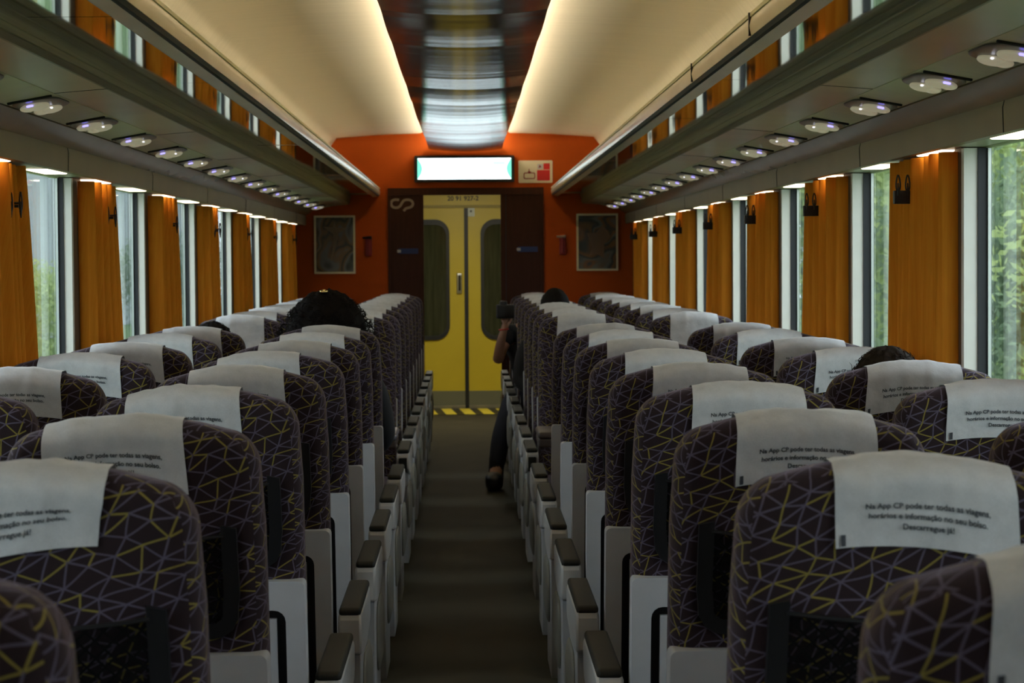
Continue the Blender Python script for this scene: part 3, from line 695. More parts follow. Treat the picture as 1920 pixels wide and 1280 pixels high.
def hook(sx, y, lab, grp):
    e = tag(empty('coat_hook', (1.186 if sx > 0 else -1.205, y, K + (0.18 if sx > 0 else 0.165))), lab, 'coat hook', grp)
    if sx > 0: MB().rbox((0, 0, -0.014), (0.026, 0.012, 0.018), 0.002, 3).build('hook_plate', M['black'], e); zb, hh, ww = 0.024, 0.022, 0.0055
    else: MB().rbox((0, 0.006, 0.0), (0.012, 0.004, 0.003), 0.002, 3).build('hook_plate', M['black'], e); zb, hh, ww = 0.004, 0.026, 0.0035
    MB().box(*sorted((0, sx * (0.062 if sx > 0 else 0.045))), 0.004, 0.010, -0.012, -0.004).build('wall_bracket', M['black'], e, smooth=False)
    for dx in (-0.016, 0.010):
        pts = [(dx + ww * math.sin(a) * (1 - 0.35 * math.cos(a)), -0.014, zb + hh * math.cos(a)) for a in [2 * math.pi * k / 16 for k in range(17)]]
        MB().tube(pts, 0.0022, 6).build('hook_loop', M['black'], e)
        MB().tube([(dx, -0.014, zb), (dx, -0.016, zb - hh), (dx, -0.013, zb - hh - (0.018 if sx < 0 else 0.012))], [0.002, 0.004 if sx < 0 else 0.003, 0.0015], 6).build('hook_tip', M['black'], e)

for sx, nm in ((-1, 'left'), (1, 'right')):
    n = 0
    for k, c in enumerate(WP):
        if c < 2.5: continue
        if c > 5.5: n += 1; lab = 'gathered orange curtain by the %s windows, %s in view counting from the camera' % (nm, ORD[n - 1])
        else: lab = 'gathered orange curtain just outside the %s edge of the picture, %s the camera' % (nm, 'next to' if c < 4 else 'second from')
        curtain(sx, c, k * 3 + (sx > 0), lab, 'orange curtains on the %s' % nm)
        if 5.5 < c < 16.8: hook(sx, c - 0.0, 'pair of black coat hooks on the %s curtain number %s from the camera' % (nm, ORD[n - 1]), 'coat hooks on the %s' % nm)

# ------------------------------------------------------------------ bulkhead fittings
e = tag(empty('passenger_display', (px2x(872), YE - 0.03, px2z(317))), 'wide bright white screen in black frame above the open door', 'screen')
hw, hh = 0.352, 0.079
MB().frame(rrect(-hw - .022, hw + .022, -hh - .020, hh + .020, .006, 2), rrect(-hw, hw, -hh, hh, .005, 2), -0.022, 0.03).build('screen_frame', M['black'], e, smooth=False)
sc_ = MB().prism(rrect(-hw - .002, hw + .002, -hh - .002, hh + .002, .005, 2), 1, -0.008, 0.028).build('screen_face', M['screen'], e, smooth=False)
for sg in (-1, 1):
    arc = [(sg * hw, -hh)] + [(sg * (hw - 0.036 * math.sin(math.pi * k / 10)), -hh + 2 * hh * k / 10) for k in range(1, 10)] + [(sg * hw, hh)]
    MB().prism(arc, 1, -0.0095, -0.0081).build('green_arc', M['screengreen'], sc_, smooth=False)
MB().box(0.215, 0.305, -0.0095, -0.0081, 0.030, 0.052).build('time_mark', M['screencyan'], sc_, smooth=False)
MB().box(0.215, 0.300, -0.0095, -0.0081, -0.012, -0.006).build('text_mark', M['screenpeach'], sc_, smooth=False)
MB().ribbon([(-0.300, -0.075), (-0.290, -0.045), (-0.285, -0.02), (-0.270, -0.022)], 0.007, -0.0095, -0.0081).build('route_mark', M['screengreen'], sc_, smooth=False)

e = tag(empty('alarm_notice', (px2x(1005), YE - 0.002, px2z(324 - 1))), 'cream notice plate with red pictogram right of the bright screen', 'sign')
MB().prism(rrect(-0.128, 0.128, -0.084, 0.084, .008, 3), 1, -0.004, 0.0015).build('notice_plate', M['signwhite'], e, smooth=False)
MB().box(0.012, 0.108, -0.006, -0.004, -0.066, 0.012).build('red_panel', M['signred'], e, smooth=False)
MB().box(0.060, 0.108, -0.006, -0.004, 0.016, 0.062).build('red_panel', M['signred'], e, smooth=False)
MB().box(0.014, 0.056, -0.0055, -0.004, 0.018, 0.058).build('white_panel', M['stickerwhite'], e, smooth=False)
MB().prism([(0.024, 0.026), (0.046, 0.036), (0.030, 0.052)], 1, -0.007, -0.0055).build('hand_symbol', M['signdark'], e, smooth=False)
MB().frame(rrect(-0.090, -0.002, -0.055, -0.006, .012, 4), rrect(-0.083, -0.009, -0.048, -0.013, .008, 4), -0.006, -0.004).build('handle_symbol', M['signdark'], e, smooth=False)
MB().prism([(-0.050, 0.022), (-0.046, 0.022), (-0.044, 0.004), (-0.032, 0.000), (-0.046, -0.018), (-0.060, 0.000), (-0.052, 0.004)], 1, -0.0075, -0.006).build('arrow_symbol', M['signdark'], e, smooth=False)

for x0, x1, y0, y1, mt, lab in ((590, 667, 404, 513, 'art1', 'framed abstract swirl print with pale star on the left of the bulkhead'), (1081, 1159, 402, 509, 'art2', 'framed abstract rust coloured print on the right of the bulkhead')):
    cx, cz = px2x((x0 + x1) / 2), px2z((y0 + y1) / 2); cz += 0.0 if x0 > 900 else 0.006
    e = tag(empty('framed_picture', (cx, YE, cz)), lab, 'picture', 'framed pictures on the bulkhead')
    hw = (x1 - x0) / 2 / FPX * YE; hh = (y1 - y0) / 2 / FPX * YE
    MB().frame(rrect(-hw, hw, -hh, hh, .002, 1), rrect(-hw + .015, hw - .015, -hh + .015, hh - .015, .002, 1), -0.018, 0.0).build('picture_frame', M['frame'], e, smooth=False)
    pr_ = MB().box(-hw + .014, hw - .014, -0.010, -0.002, -hh + .014, hh - .014).build('print', M[mt], e, smooth=False)
    if mt == 'art1':
        MB().prism([(0.0, .17), (.012, .13), (.10, .125), (.03, .085), (.012, .0), (-.02, -.12), (-.035, -.12), (-.008, .02), (-.012, .08), (-.085, .135), (-.015, .13)], 1, -0.0115, -0.0101).build('star_shape', simple('tan_print_ink', (0.17, 0.115, 0.045, 1), 0.3), pr_, smooth=False)
    else:
        MB().prism([(.04, .13), (.08, .08), (.10, .04), (.05, -.02), (.05, -.12), (.0, -.09), (-.06, -.10), (-.04, -.04), (-.08, .07), (-.01, .07)], 1, -0.0115, -0.0101).build('rust_shape', simple('rust_print_ink', (0.17, 0.09, 0.035, 1), 0.3), pr_, smooth=False)
for cx, lab, sg in ((692, 'dark red emergency hammer beside the left picture', 1), (1055, 'red emergency hammer between the door and the right picture', 1)):
    e = tag(empty('emergency_hammer', (px2x(cx), YE, px2z(460))), lab, 'emergency hammer', 'emergency hammers on the bulkhead')
    MB().rbox((0, -0.012, 0), (0.024, 0.012, 0.075), 0.006, 3).build('holder', M['redpaint'], e)
    MB().tube([(0.0, -0.03, -0.06), (0.0, -0.03, 0.06)], 0.008, 8).build('hammer_handle', M['redpaint'], e)
    MB().tube([(-0.045, -0.03, 0.062), (0.022, -0.03, 0.062)], [0.007, 0.012], 8).build('hammer_head', M['steel'] if cx > 900 else M['black'], e)

# ------------------------------------------------------------------ the seat
TIL = math.tan(math.radians(11.5)); ZT = 1.185
def lean(p):
    x, y, z = p; k = max(0.0, min(1.0, (z - 1.02) / 0.165))
    x = x * (1 - 0.045 * k * k)
    z2 = z
    if z > 0.9: z2 = z - 0.040 * abs(x / 0.2) ** 2.1 * min(1, (z - 0.9) / 0.2)
    y = y + (ZT - z) * TIL
    if y: pass
    return (x, y, z2)
def back_bulge(p):
    x, y, z = p
    if y < 0.055: y -= 0.008 * (1 - (x / 0.2) ** 2) * max(0.0, 1 - ((z - 1.0) / 0.25) ** 2)
    return lean((x, y, z))

seatm = {}
seatm['backrest'] = MB().rbox((0, 0.055, 0.81), (0.200, 0.055, 0.375), (0.036, 0.045, 0.036), 9, back_bulge).mesh('backrest')
seatm['cushion'] = MB().rbox((0, 0.405, 0.425), (0.197, 0.245, 0.055), (0.04, 0.05, 0.045), 5).mesh('seat_cushion')
for k in ('backrest', 'cushion'): seatm[k].materials.append(M['fabric']); box_uv(seatm[k])

def on_back(x, z, off=0.0):
    """a point on the rear face of the backrest, off = distance behind it"""
    b = -0.008 * (1 - (x / 0.2) ** 2) * max(0.0, 1 - ((z - 1.0) / 0.25) ** 2)
    return (x, (ZT - z) * TIL + b - off, z - (0.040 * abs(x / 0.2) ** 2.1 * min(1, (z - 0.9) / 0.2) if z > 0.9 else 0))
def backplate(poly, off0, off1):
    m = MB(); n = len(poly)
    vs = [on_back(x, z, off0) for x, z in poly] + [on_back(x, z, off1) for x, z in poly]
    m.add(vs, [tuple(range(n)), tuple(reversed(range(n, 2 * n)))] + [(i, i + n, (i + 1) % n + n, (i + 1) % n) for i in range(n)]); return m
def backring(o, i, off0, off1, m=None):
    m = m or MB(); n = len(o); vs = []
    for off in (off0, off1): vs += [on_back(x, z, off) for x, z in o] + [on_back(x, z, off) for x, z in i]
    fs = []
    for a in range(n):
        b = (a + 1) % n
        fs += [(a, b, n + b, n + a), (2 * n + a, 3 * n + a, 3 * n + b, 2 * n + b), (a, 2 * n + a, 2 * n + b, b), (n + a, n + b, 3 * n + b, 3 * n + a)]
    return m.add(vs, fs)
def strokeback(pts, w, off0, off1):
    P2 = [Vector(q) for q in pts]; L = []; Rr = []
    for i, q in enumerate(P2):
        d = (P2[min(i + 1, len(P2) - 1)] - P2[max(i - 1, 0)]).normalized(); nn = Vector((-d.y, d.x)) * w / 2
        L.append(q + nn); Rr.append(q - nn)
    n = len(L); m = MB(); vs = []
    for off in (off0, off1): vs += [on_back(q.x, q.y, off) for q in L] + [on_back(q.x, q.y, off) for q in Rr]
    fs = []
    for i in range(n - 1):
        a, b, c_, d = i, i + 1, n + i + 1, n + i
        fs += [(a, b, c_, d), (a + 2 * n, d + 2 * n, c_ + 2 * n, b + 2 * n), (a, a + 2 * n, b + 2 * n, b), (d, c_, c_ + 2 * n, d + 2 * n)]
    fs += [(0, n, 3 * n, 2 * n), (n - 1, 3 * n - 1, 4 * n - 1, 2 * n - 1)]
    return m.add(vs, fs)

# magazine pocket frame: U of flat black bars, net inside
pk = [(-0.148, 1.03), (-0.150, 0.91), (-0.148, 0.895)] + [(-0.148 + 0.03 * (1 - math.cos(a)), 0.880 - 0.03 * math.sin(a)) for a in (0.3, 0.8, 1.2, 1.57)] + \
     [(0.118 + 0.03 * math.sin(a), 0.850 + 0.03 * (1 - math.cos(a))) for a in (0.0, 0.4, 0.8, 1.3)] + [(0.148, 0.895), (0.150, 0.91), (0.148, 1.03)]
seatm['pocket_frame'] = strokeback(pk, 0.024, -0.004, 0.012).mesh('pocket_frame'); seatm['pocket_frame'].materials.append(M['black'])
nt = MB(); N = 10
for j in range(N + 1):
    for i in range(N + 1):
        x = -0.140 + 0.280 * i / N; zt = 1.012 - 0.022 * (1 - (x / 0.14) ** 2); z = 0.852 + (zt - 0.852) * j / N
        nt.v.append(on_back(x, z, 0.010 + 0.010 * math.sin(math.pi * i / N) * (0.4 + 0.6 * j / N)))
for j in range(N):
    for i in range(N):
        a = j * (N + 1) + i; nt.f.append((a, a + 1, a + N + 2, a + N + 1))
seatm['pocket_net'] = nt.mesh('pocket_net', auto=80); seatm['pocket_net'].materials.append(M['net']); box_uv(seatm['pocket_net'])
seatm['pocket_hem'] = MB().tube([on_back(-0.140 + 0.280 * i / 12, 1.014 - 0.022 * (1 - ((-0.14 + 0.28 * i / 12) / 0.14) ** 2), 0.011 + 0.010 * math.sin(math.pi * i / 12)) for i in range(13)], 0.0028, 6).mesh('pocket_hem')
seatm['pocket_hem'].materials.append(M['black'])

# grey shell under the upholstery
def bottomarc(x0, x1, z0, z1, r, seg=4):      # loop: straight bottom, rounded top corners
    pts = [(x0, z0), (x1, z0)]
    for k in range(seg + 1):
        a = math.radians(90 * k / seg); pts.append((x1 - r + r * math.cos(a), z1 - r + r * math.sin(a)))
    for k in range(seg + 1):
        a = math.radians(90 + 90 * k / seg); pts.append((x0 + r + r * math.cos(a), z1 - r + r * math.sin(a)))
    return pts
o_ = bottomarc(-0.203, 0.203, 0.16, 0.815, 0.012); i_ = bottomarc(-0.166, 0.166, 0.20, 0.758, 0.022)
seatm['back_shell'] = backring(o_, i_, -0.030, 0.034).mesh('back_shell'); seatm['back_shell'].materials.append(M['shell'])
seatm['recess_panel'] = backplate([(-0.17, 0.19), (0.17, 0.19), (0.17, 0.765), (-0.17, 0.765)], 0.001, 0.006).mesh('recess_panel'); seatm['recess_panel'].materials.append(M['black'])
seatm['lower_panel'] = backplate(rrect(-0.122, 0.122, 0.22, 0.735, 0.01, 3), 0.006, 0.012).mesh('lower_panel'); seatm['lower_panel'].materials.append(M['navy'])
tb = [(-0.140, 0.24), (-0.140, 0.748), (-0.128, 0.748), (-0.128, 0.728), (0.128, 0.728), (0.128, 0.748), (0.140, 0.748), (0.140, 0.24)]
fm = MB()
for sgn in (-1, 1): fm.v, fm.f  # two uprights and a crossbar
def bar(m, x0, x1, z0, z1):
    q = backplate([(x0, z0), (x1, z0), (x1, z1), (x0, z1)], 0.012, 0.026); m.add(q.v, q.f)
bar(fm, -0.148, -0.130, 0.23, 0.740); bar(fm, 0.130, 0.148, 0.23, 0.740); bar(fm, -0.130, 0.130, 0.704, 0.722)
seatm['table_frame'] = fm.mesh('table_frame', False); seatm['table_frame'].materials.append(M['shell'])
seatm['pedestal'] = MB().rbox((0, 0.34, 0.19), (0.11, 0.20, 0.188), 0.02, 3).mesh('pedestal'); seatm['pedestal'].materials.append(M['black'])
seatm['side_strut'] = MB().rbox((0, 0.16, 0.10), (0.20, 0.03, 0.098), 0.01, 3).mesh('base_rail'); seatm['side_strut'].materials.append(M['shell'])

def arm_meshes():
    # side outline (y, z) of the arm body, tapering toward the front
    body = [(0.115, 0.520), (0.112, 0.600), (0.120, 0.612), (0.60, 0.612), (0.625, 0.602), (0.632, 0.585), (0.628, 0.545), (0.600, 0.525), (0.45, 0.505), (0.30, 0.500)]
    b = bmesh.new(); m = MB().prism(body, 0, -0.027, 0.027); me = m.mesh('armrest')
    b.from_mesh(me); bmesh.ops.remove_doubles(b, verts=b.verts, dist=1e-5)
    es = [e for e in b.edges if len(e.link_faces) == 2 and e.calc_face_angle(0) > 1.2]
    bmesh.ops.bevel(b, geom=es, offset=0.006, segments=2, profile=0.5, affect='EDGES')
    for f in b.faces: f.smooth = True
    b.to_mesh(me); b.free(); me.materials.append(M['armgrey'])
    pad = MB().rbox((0, 0.365, 0.6175), (0.0255, 0.250, 0.010), (0.008, 0.02, 0.009), 5).mesh('arm_pad'); pad.materials.append(M['armpad'])
    fin = MB().rbox((0, 0.632, 0.562), (0.0165, 0.004, 0.030), 0.003, 3).mesh('arm_inset'); fin.materials.append(M['armpad'])
    leg = MB().prism([(0.20, 0.505), (0.17, 0.30), (0.24, 0.14), (0.58, 0.14), (0.60, 0.30), (0.60, 0.53)], 0, -0.012, 0.020).mesh('arm_support'); leg.materials.append(M['shell'])
    pd = MB().rbox((0.022, 0.49, 0.385), (0.011, 0.165, 0.095), (0.010, 0.07, 0.07), 5).mesh('side_paddle'); pd.materials.append(M['paddle'])
    return me, pad, fin, leg, pd
ARM = arm_meshes()
def mirror_mesh(me):
    c = me.copy()
    for v in c.vertices: v.co.x = -v.co.x
    c.flip_normals(); return c
ARM_R = [mirror_mesh(q) for q in ARM]

# headrest covers
def cover_path(side_back, side_front):
    """closed form of the path over the top: list of (y, z) measured in unlean coordinates"""
    pts = []; ry, rz, h = 0.045, 0.036, 0.055
    zc = ZT - rz; z = ZT - side_back
    n = max(2, int((zc - z) / 0.008)) if z < zc else 1
    for k in range(n): pts.append((0.0, z + (zc - z) * k / n))
    for k in range(9):
        a = math.pi / 2 * k / 8; pts.append((ry - ry * math.cos(a), zc + rz * math.sin(a)))
    for k in range(9):
        a = math.pi / 2 * (1 - k / 8); pts.append((2 * h - ry + ry * math.cos(a), zc + rz * math.sin(a)))
    z2 = ZT - side_front; n = max(2, int((zc - z2) / 0.008))
    for k in range(1, n + 1): pts.append((2 * h, zc + (z2 - zc) * k / n))
    return pts
def cover_point(x, y, z, off, dx, rot, seed, wr):
    nrm = Vector((0, -1, 0)) if y < 0.02 else (Vector((0, 1, 0)) if y > 0.09 else Vector((0, 0, 1)))
    X = x + dx + rot * (z - ZT); Z = z + rot * x * max(0.0, min(1.0, (ZT - 0.036 - z) / 0.035))
    w = wr * (noise.noise(Vector((x * 14 + seed * 9, z * 20 + y * 25, seed * 3.3))) + 0.6 * noise.noise(Vector((x * 38 + seed * 5, z * 12, seed)))) 
    w = max(w, -0.0015)
    q = Vector((X, y, min(Z, z + 0.02))) + nrm * (off + w)
    if y < 0.055: q.y -= 0.008 * (1 - (X / 0.2) ** 2) * max(0.0, 1 - ((q.z - 1.0) / 0.25) ** 2)
    return lean(tuple(q))
TXT = 'Na App CP pode ter todas as viagens,\nhor\u00e1rios e informa\u00e7\u00e3o no seu bolso.\nDescarregue j\u00e1!'
text_src = textmesh(TXT, 0.0100, 0.00026, 'CENTER', 1.32)
sz = [v.co.x for v in text_src.vertices]; tw = max(sz) - min(sz); ksc = 0.150 / tw
def make_cover(variant, dx=None, rot=None, wr=None):
    rnd = random.Random(variant * 17 + 3)
    dx = rnd.uniform(-0.008, 0.008) if dx is None else dx
    rot = [0.0, 0.02, -0.03, -0.02, 0.03][variant % 5] if rot is None else rot
    wr = [0.0036, 0.0050, 0.0040, 0.0028, 0.0044][variant % 5] if wr is None else wr
    path = cover_path(0.105, 0.150); nx = 40; m = MB()
    for (y, z) in path:
        for i in range(nx + 1): m.v.append(cover_point(-0.111 + 0.222 * i / nx, y, z, 0.004, dx, rot, variant, wr))
    n = nx + 1
    for j in range(len(path) - 1):
        for i in range(nx): a = j * n + i; m.f.append((a, a + 1, a + n + 1, a + n))
    me = m.mesh('headrest_cover', auto=80); me.materials.append(M['cover'])
    tm = text_src.copy(); tm.name = 'lettering'; tm.materials.clear(); tm.materials.append(M['ink'])
    for v in tm.vertices:
        x = v.co.x * ksc; z = ZT - 0.058 + v.co.y * ksc
        v.co = Vector(cover_point(x, 0.0, z, 0.0062, dx, rot, variant, wr))
    tg = MB().box(-0.1125, -0.107, 0, 0.0012, 0, 0.014); 
    tg.v = [Vector(cover_point(-0.103 + (v[0] + 0.111), v[1] * 0, ZT - 0.103 + v[2], 0.0052 + v[1], dx, rot, variant, wr)) for v in tg.v]
    tgm = tg.mesh('fastener_tab', False); tgm.materials.append(M['ink'])
    return me, tm, tgm
COV = [make_cover(k) for k in range(5)]
SPECIAL = {}          # the nearest covers lie shifted and turned by their own amounts
for key, dx_, ro_, wr_ in ((('left', 1), -0.012, 0.15, 0.0052), (('left', 2), -0.027, -0.055, 0.0048), (('left', 3), -0.021, -0.03, 0.0056), (('left', 4), -0.002, -0.03, 0.0050),
                           (('left', 5), -0.028, -0.04, 0.0040), (('left', 8), 0.018, 0.0, 0.0030), (('right', 1), 0.021, -0.055, 0.0062), (('right', 2), 0.004, -0.012, 0.0036),
                           (('right', 3), 0.018, 0.0, 0.0040), (('right', 4), 0.010, 0.01, 0.0040)):
    SPECIAL[key] = len(COV); COV.append(make_cover(len(COV), dx_, ro_, wr_))

def part(name, me, parent, loc=None, label=None):
    o = bpy.data.objects.new(name, me); C.objects.link(o); o.parent = parent
    if loc: o.location = loc
    if label: o['label'] = label
    return o
def make_seat(arms, aisle_side=1):
    r = empty('train_seat')
    part('backrest', seatm['backrest'], r); part('seat_cushion', seatm['cushion'], r)
    part('pocket_frame', seatm['pocket_frame'], r)
    nt_ = part('pocket_net', seatm['pocket_net'], r); part('pocket_hem', seatm['pocket_hem'], nt_)
    sh = part('back_shell', seatm['back_shell'], r)
    part('recess_panel', seatm['recess_panel'], sh); part('lower_panel', seatm['lower_panel'], sh)
    part('table_frame', seatm['table_frame'], r); part('pedestal', seatm['pedestal'], r); part('base_rail', seatm['side_strut'], r)
    if arms:
        for sg, A in ((1, ARM), (-1, ARM_R)):
            a = part('armrest', A[0], r, (sg * 0.242, 0, 0)); part('arm_pad', A[1], a); part('arm_inset', A[2], a)
            part('arm_support', A[3], r, (sg * 0.242, 0, 0)); part('side_paddle', A[4], r, (sg * 0.242, 0, 0))
    cv = part('headrest_cover', COV[0][0], r, None, 'white paper-cloth headrest cover with printed text')
    part('lettering', COV[0][1], cv); part('fastener_tab', COV[0][2], cv)
    return r
proto_a = make_seat(True); proto_w = make_seat(False); IDX = tree_index(None)
used = set()
XA, XW = 0.515, 1.010
def place_seat(kind, x, y, rev, var, label, group):
    p = proto_a if kind == 'a' else proto_w
    if p.name not in used: used.add(p.name); o = p; kids = IDX[p.name]; kidmap = IDX
    else:
        o = p.copy(); C.objects.link(o); kids = []
        for ch in IDX[p.name]:
            c = ch.copy(); C.objects.link(c); c.parent = o; kids.append(c)
            for g in IDX.get(ch.name, []):
                d = g.copy(); C.objects.link(d); d.parent = c
                if d.name.startswith('lettering'): d.data = COV[var][1]
                if d.name.startswith('fastener_tab'): d.data = COV[var][2]
    for c in kids:
        if c.name.startswith('headrest_cover'): c.data = COV[var][0]
    if p is o:
        for c in kids:
            for g in IDX.get(c.name, []):
                if g.name.startswith('lettering'): g.data = COV[var][1]
                if g.name.startswith('fastener_tab'): g.data = COV[var][2]
    o.location = (x, y, 0); o.rotation_euler = (0, 0, math.pi if rev else 0)
    tag(o, label, 'seat', group); return o

FWD = [1.82] + [2.72 + 0.835 * k for k in range(8)]
REV = [10.50 + 0.835 * k for k in range(9)]
nwin = {-1: 0, 1: 0}
for side, sx in (('left', -1), ('right', 1)):
    for k, y in enumerate(FWD):
        var = SPECIAL.get((side, k), (k + (2 if sx > 0 else 0)) % 5)
        place_seat('a', sx * XA, y, False, var, 'back of patterned seat, %s from the camera in the %s aisle column' % (ORD[k], side), 'seats facing away beside the aisle')
        if k >= (2 if sx > 0 else 3):
            nwin[sx] += 1
            place_seat('w', sx * XW, y, False, (k * 2 + 1) % 5, 'back of patterned seat, %s visible from the camera in the %s window column' % (ORD[nwin[sx] - 1], side), 'seats facing away beside the windows')
    for k, y in enumerate(REV):
        place_seat('a', sx * XA, y, True, (k * 3 + 2) % 5, 'patterned seat turned toward the camera, %s beyond the table in the %s aisle column' % (ORD[k], side), 'seats facing the camera beside the aisle')
        place_seat('w', sx * XW, y, True, (k * 3) % 5, 'patterned seat turned toward the camera, %s beyond the table in the %s window column' % (ORD[k], side), 'seats facing the camera beside the windows')
# tables in the face-to-face bay
for sx, nm in ((-1, 'left'), (1, 'right')):
    e = tag(empty('bay_table', (0, 9.60, 0)), ('lilac grey' if sx < 0 else 'dark edged') + ' table between facing seats %s of the aisle' % nm, 'table', 'tables between the facing seats')
    MB().rbox((sx * 0.79, 0, 0.715), (0.505, 0.19, 0.014), 0.012, 5).build('table_top', M['table' if sx < 0 else 'tableshade'], e)
    MB().rbox((sx * 0.79, 0, 0.685), (0.502, 0.185, 0.018), 0.008, 3).build('table_apron', M['tableshade'], e)
    MB().box(*sorted((sx * 0.95, sx * 1.0)), -0.05, 0.05, 0, 0.68).build('table_leg', M['black'], e, smooth=False)

# ------------------------------------------------------------------ people
def skin_obj(name, nodes, edges, mat, parent=None, sub=2, root=0):
    me = bpy.data.meshes.new(name); me.from_pydata([n[:3] for n in nodes], edges, []); me.update(); me.materials.append(mat)
    o = bpy.data.objects.new(name, me); C.objects.link(o)
    if parent: o.parent = parent
    md = o.modifiers.new('skin', 'SKIN'); md.use_smooth_shade = True
    for i, n in enumerate(nodes):
        sv = me.skin_vertices[0].data[i]; r = n[3]; sv.radius = r if isinstance(r, tuple) else (r, r); sv.use_root = (i == root)
    sd = o.modifiers.new('smooth', 'SUBSURF'); sd.levels = sub; sd.render_levels = sub
    return o

def chain(lst, closed=False): return list(zip(lst[:-1], lst[1:]))

def blob(name, c, h, mat, parent, seed=0, amp=0.01, fr=12, n=24, cut=None):
    m = MB(); vs = []; fs = []
    for j in range(n + 1):
        th = math.pi * j / n
        for i in range(2 * n):
            ph = math.pi * i / n; d = Vector((math.sin(th) * math.cos(ph), math.sin(th) * math.sin(ph), math.cos(th)))
            k = 1 + amp / max(h) * (noise.noise(d * fr + Vector((seed, 0, 0))) + 0.6 * noise.noise(d * fr * 2.3 + Vector((0, seed, 0))))
            q = Vector((d.x * h[0], d.y * h[1], d.z * h[2])) * k
            if cut: q = cut(q, d)
            vs.append(Vector(c) + q)
    for j in range(n):
        for i in range(2 * n):
            a = j * 2 * n + i; b = j * 2 * n + (i + 1) % (2 * n); fs.append((a, b, b + 2 * n, a + 2 * n))
    m.add(vs, fs); return m.build(name, mat, parent, auto=180)

def curls(c, h, mat, parent, count, seed, length=0.05, rad=0.0022, coil=0.008, zmin=-0.6):
    rnd = random.Random(seed); m = MB()
    for _ in range(count):
        z = rnd.uniform(zmin, 1); ph = rnd.uniform(0, 2 * math.pi); s = math.sqrt(max(0, 1 - z * z))
        d = Vector((s * math.cos(ph), s * math.sin(ph), z)); st = Vector(c) + Vector((d.x * h[0], d.y * h[1], d.z * h[2])) * 0.95
        tg_ = (d.cross(Vector((rnd.uniform(-1, 1), rnd.uniform(-1, 1), rnd.uniform(-1, 1))))).normalized()
        run = (d * 0.25 + tg_ * 0.55 + Vector((0, 0, -0.35))).normalized(); b1 = run.cross(d).normalized(); b2 = run.cross(b1); L = length * rnd.uniform(0.6, 1.3); tp = rnd.uniform(0, 6)
        pts = []
        for k in range(12):
            u = k / 11; a = tp + u * 9; pts.append(st + run * L * u + (b1 * math.cos(a) + b2 * math.sin(a)) * coil + d * 0.006)
        m.tube(pts, [rad * (1 - 0.6 * k / 11) for k in range(12)], 5, True)
    return m.build('hair_curls', mat, parent)

def seated(name, x, y0, f, top, label, shirt, hairmat, leanx=0.0):
    """a seated figure; f=+1 faces +y, f=-1 faces the camera; y0 = seat row"""
    e = tag(empty(name, (x, y0, 0)), label, 'person', 'seated passengers')
    hz = top - 0.115
    def Y(v): return f * v
    nodes = [(0, Y(.38), .56, (.135, .11)), (0, Y(.34), .70, (.12, .10)), (0, Y(.31), .84, (.14, .10)), (leanx * .6, Y(.28), hz - .17, (.085, .075)),
             (leanx * .8, Y(.255), hz - .11, .052), (leanx, Y(.25), hz - .05, (.062, .07)), (leanx, Y(.245), hz + .02, (.078, .092)), (leanx, Y(.245), hz + .075, (.060, .072)),
             (.17, Y(.29), hz - .22, .055), (.21, Y(.36), hz - .42, .043), (.10, Y(.55), .66, .032), (.07, Y(.62), .64, .028),
             (-.17, Y(.29), hz - .22, .055), (-.21, Y(.36), hz - .42, .043), (-.10, Y(.55), .66, .032), (-.07, Y(.62), .64, .028),
             (.09, Y(.42), .55, .085), (.10, Y(.66), .54, .065), (.10, Y(.72), .48, .058), (.10, Y(.72), .28, .05), (.10, Y(.70), .09, .038), (.10, Y(.80), .045, .034),
             (-.09, Y(.42), .55, .085), (-.10, Y(.66), .54, .065), (-.10, Y(.72), .48, .058), (-.10, Y(.72), .28, .05), (-.10, Y(.70), .09, .038), (-.10, Y(.80), .045, .034)]
    ed = chain([0, 1, 2, 3, 4, 5, 6, 7]) + [(3, 8)] + chain([8, 9, 10, 11]) + [(3, 12)] + chain([12, 13, 14, 15]) + [(0, 16)] + chain([16, 17, 18, 19, 20, 21]) + [(0, 22)] + chain([22, 23, 24, 25, 26, 27])
    skin_obj('body', nodes, ed, M['skin'], e)
    # nose and ears sit on the hidden side; ears stay visible beside the hair
    sn = [(a, b, c, tuple(q * 1.13 for q in r) if isinstance(r, tuple) else r * 1.2) for a, b, c, r in (nodes[:4] + nodes[8:11] + nodes[12:15])]
    skin_obj('shirt', sn, [(0, 1), (1, 2), (2, 3), (3, 4), (4, 5), (5, 6), (3, 7), (7, 8), (8, 9)], shirt, e)
    tn = [(a, b, c, (r if isinstance(r, float) else r[0]) * 1.12) for a, b, c, r in ([nodes[0]] + nodes[16:21] + nodes[22:27])]
    skin_obj('trousers', tn, [(0, 1)] + chain([1, 2, 3, 4, 5]) + [(0, 6)] + chain([6, 7, 8, 9, 10]), M['darkcloth'], e)
    for sg in (-1, 1): MB().rbox((sg * .10, Y(.775), .04), (.042, .12, .038), (.035, .05, .03), 5).build('shoe', M['black'], e)
    return e, (leanx, Y(.245), hz)

# passenger with big dark curly hair, left aisle seat before the tables
e, hc = seated('person', -0.525, FWD[8], 1, 1.285, 'person with a large mass of dark curly hair, seen from behind left of aisle', M['blackcloth'], M['hair'])
c = (hc[0], hc[1] - 0.02, hc[2] - 0.035)
def cutb(q, d):
    if d.z < 0: q.x *= 1 + 0.42 * min(1, -d.z)
    return q
blob('hair', c, (0.150, 0.120, 0.180), M['hair'], e, 3, 0.014, 9, 26, cutb)
curls((c[0], c[1], c[2] - 0.05), (0.182, 0.14, 0.225), M['hair'], e, 900, 5, 0.05, 0.0016, 0.007, -0.7)
hc_ = blob('hair_clip', (c[0] - 0.008, c[1] - 0.035, c[2] + 0.176), (0.016, 0.010, 0.008), M['gold'], e, 1, 0.0, 1, 8)
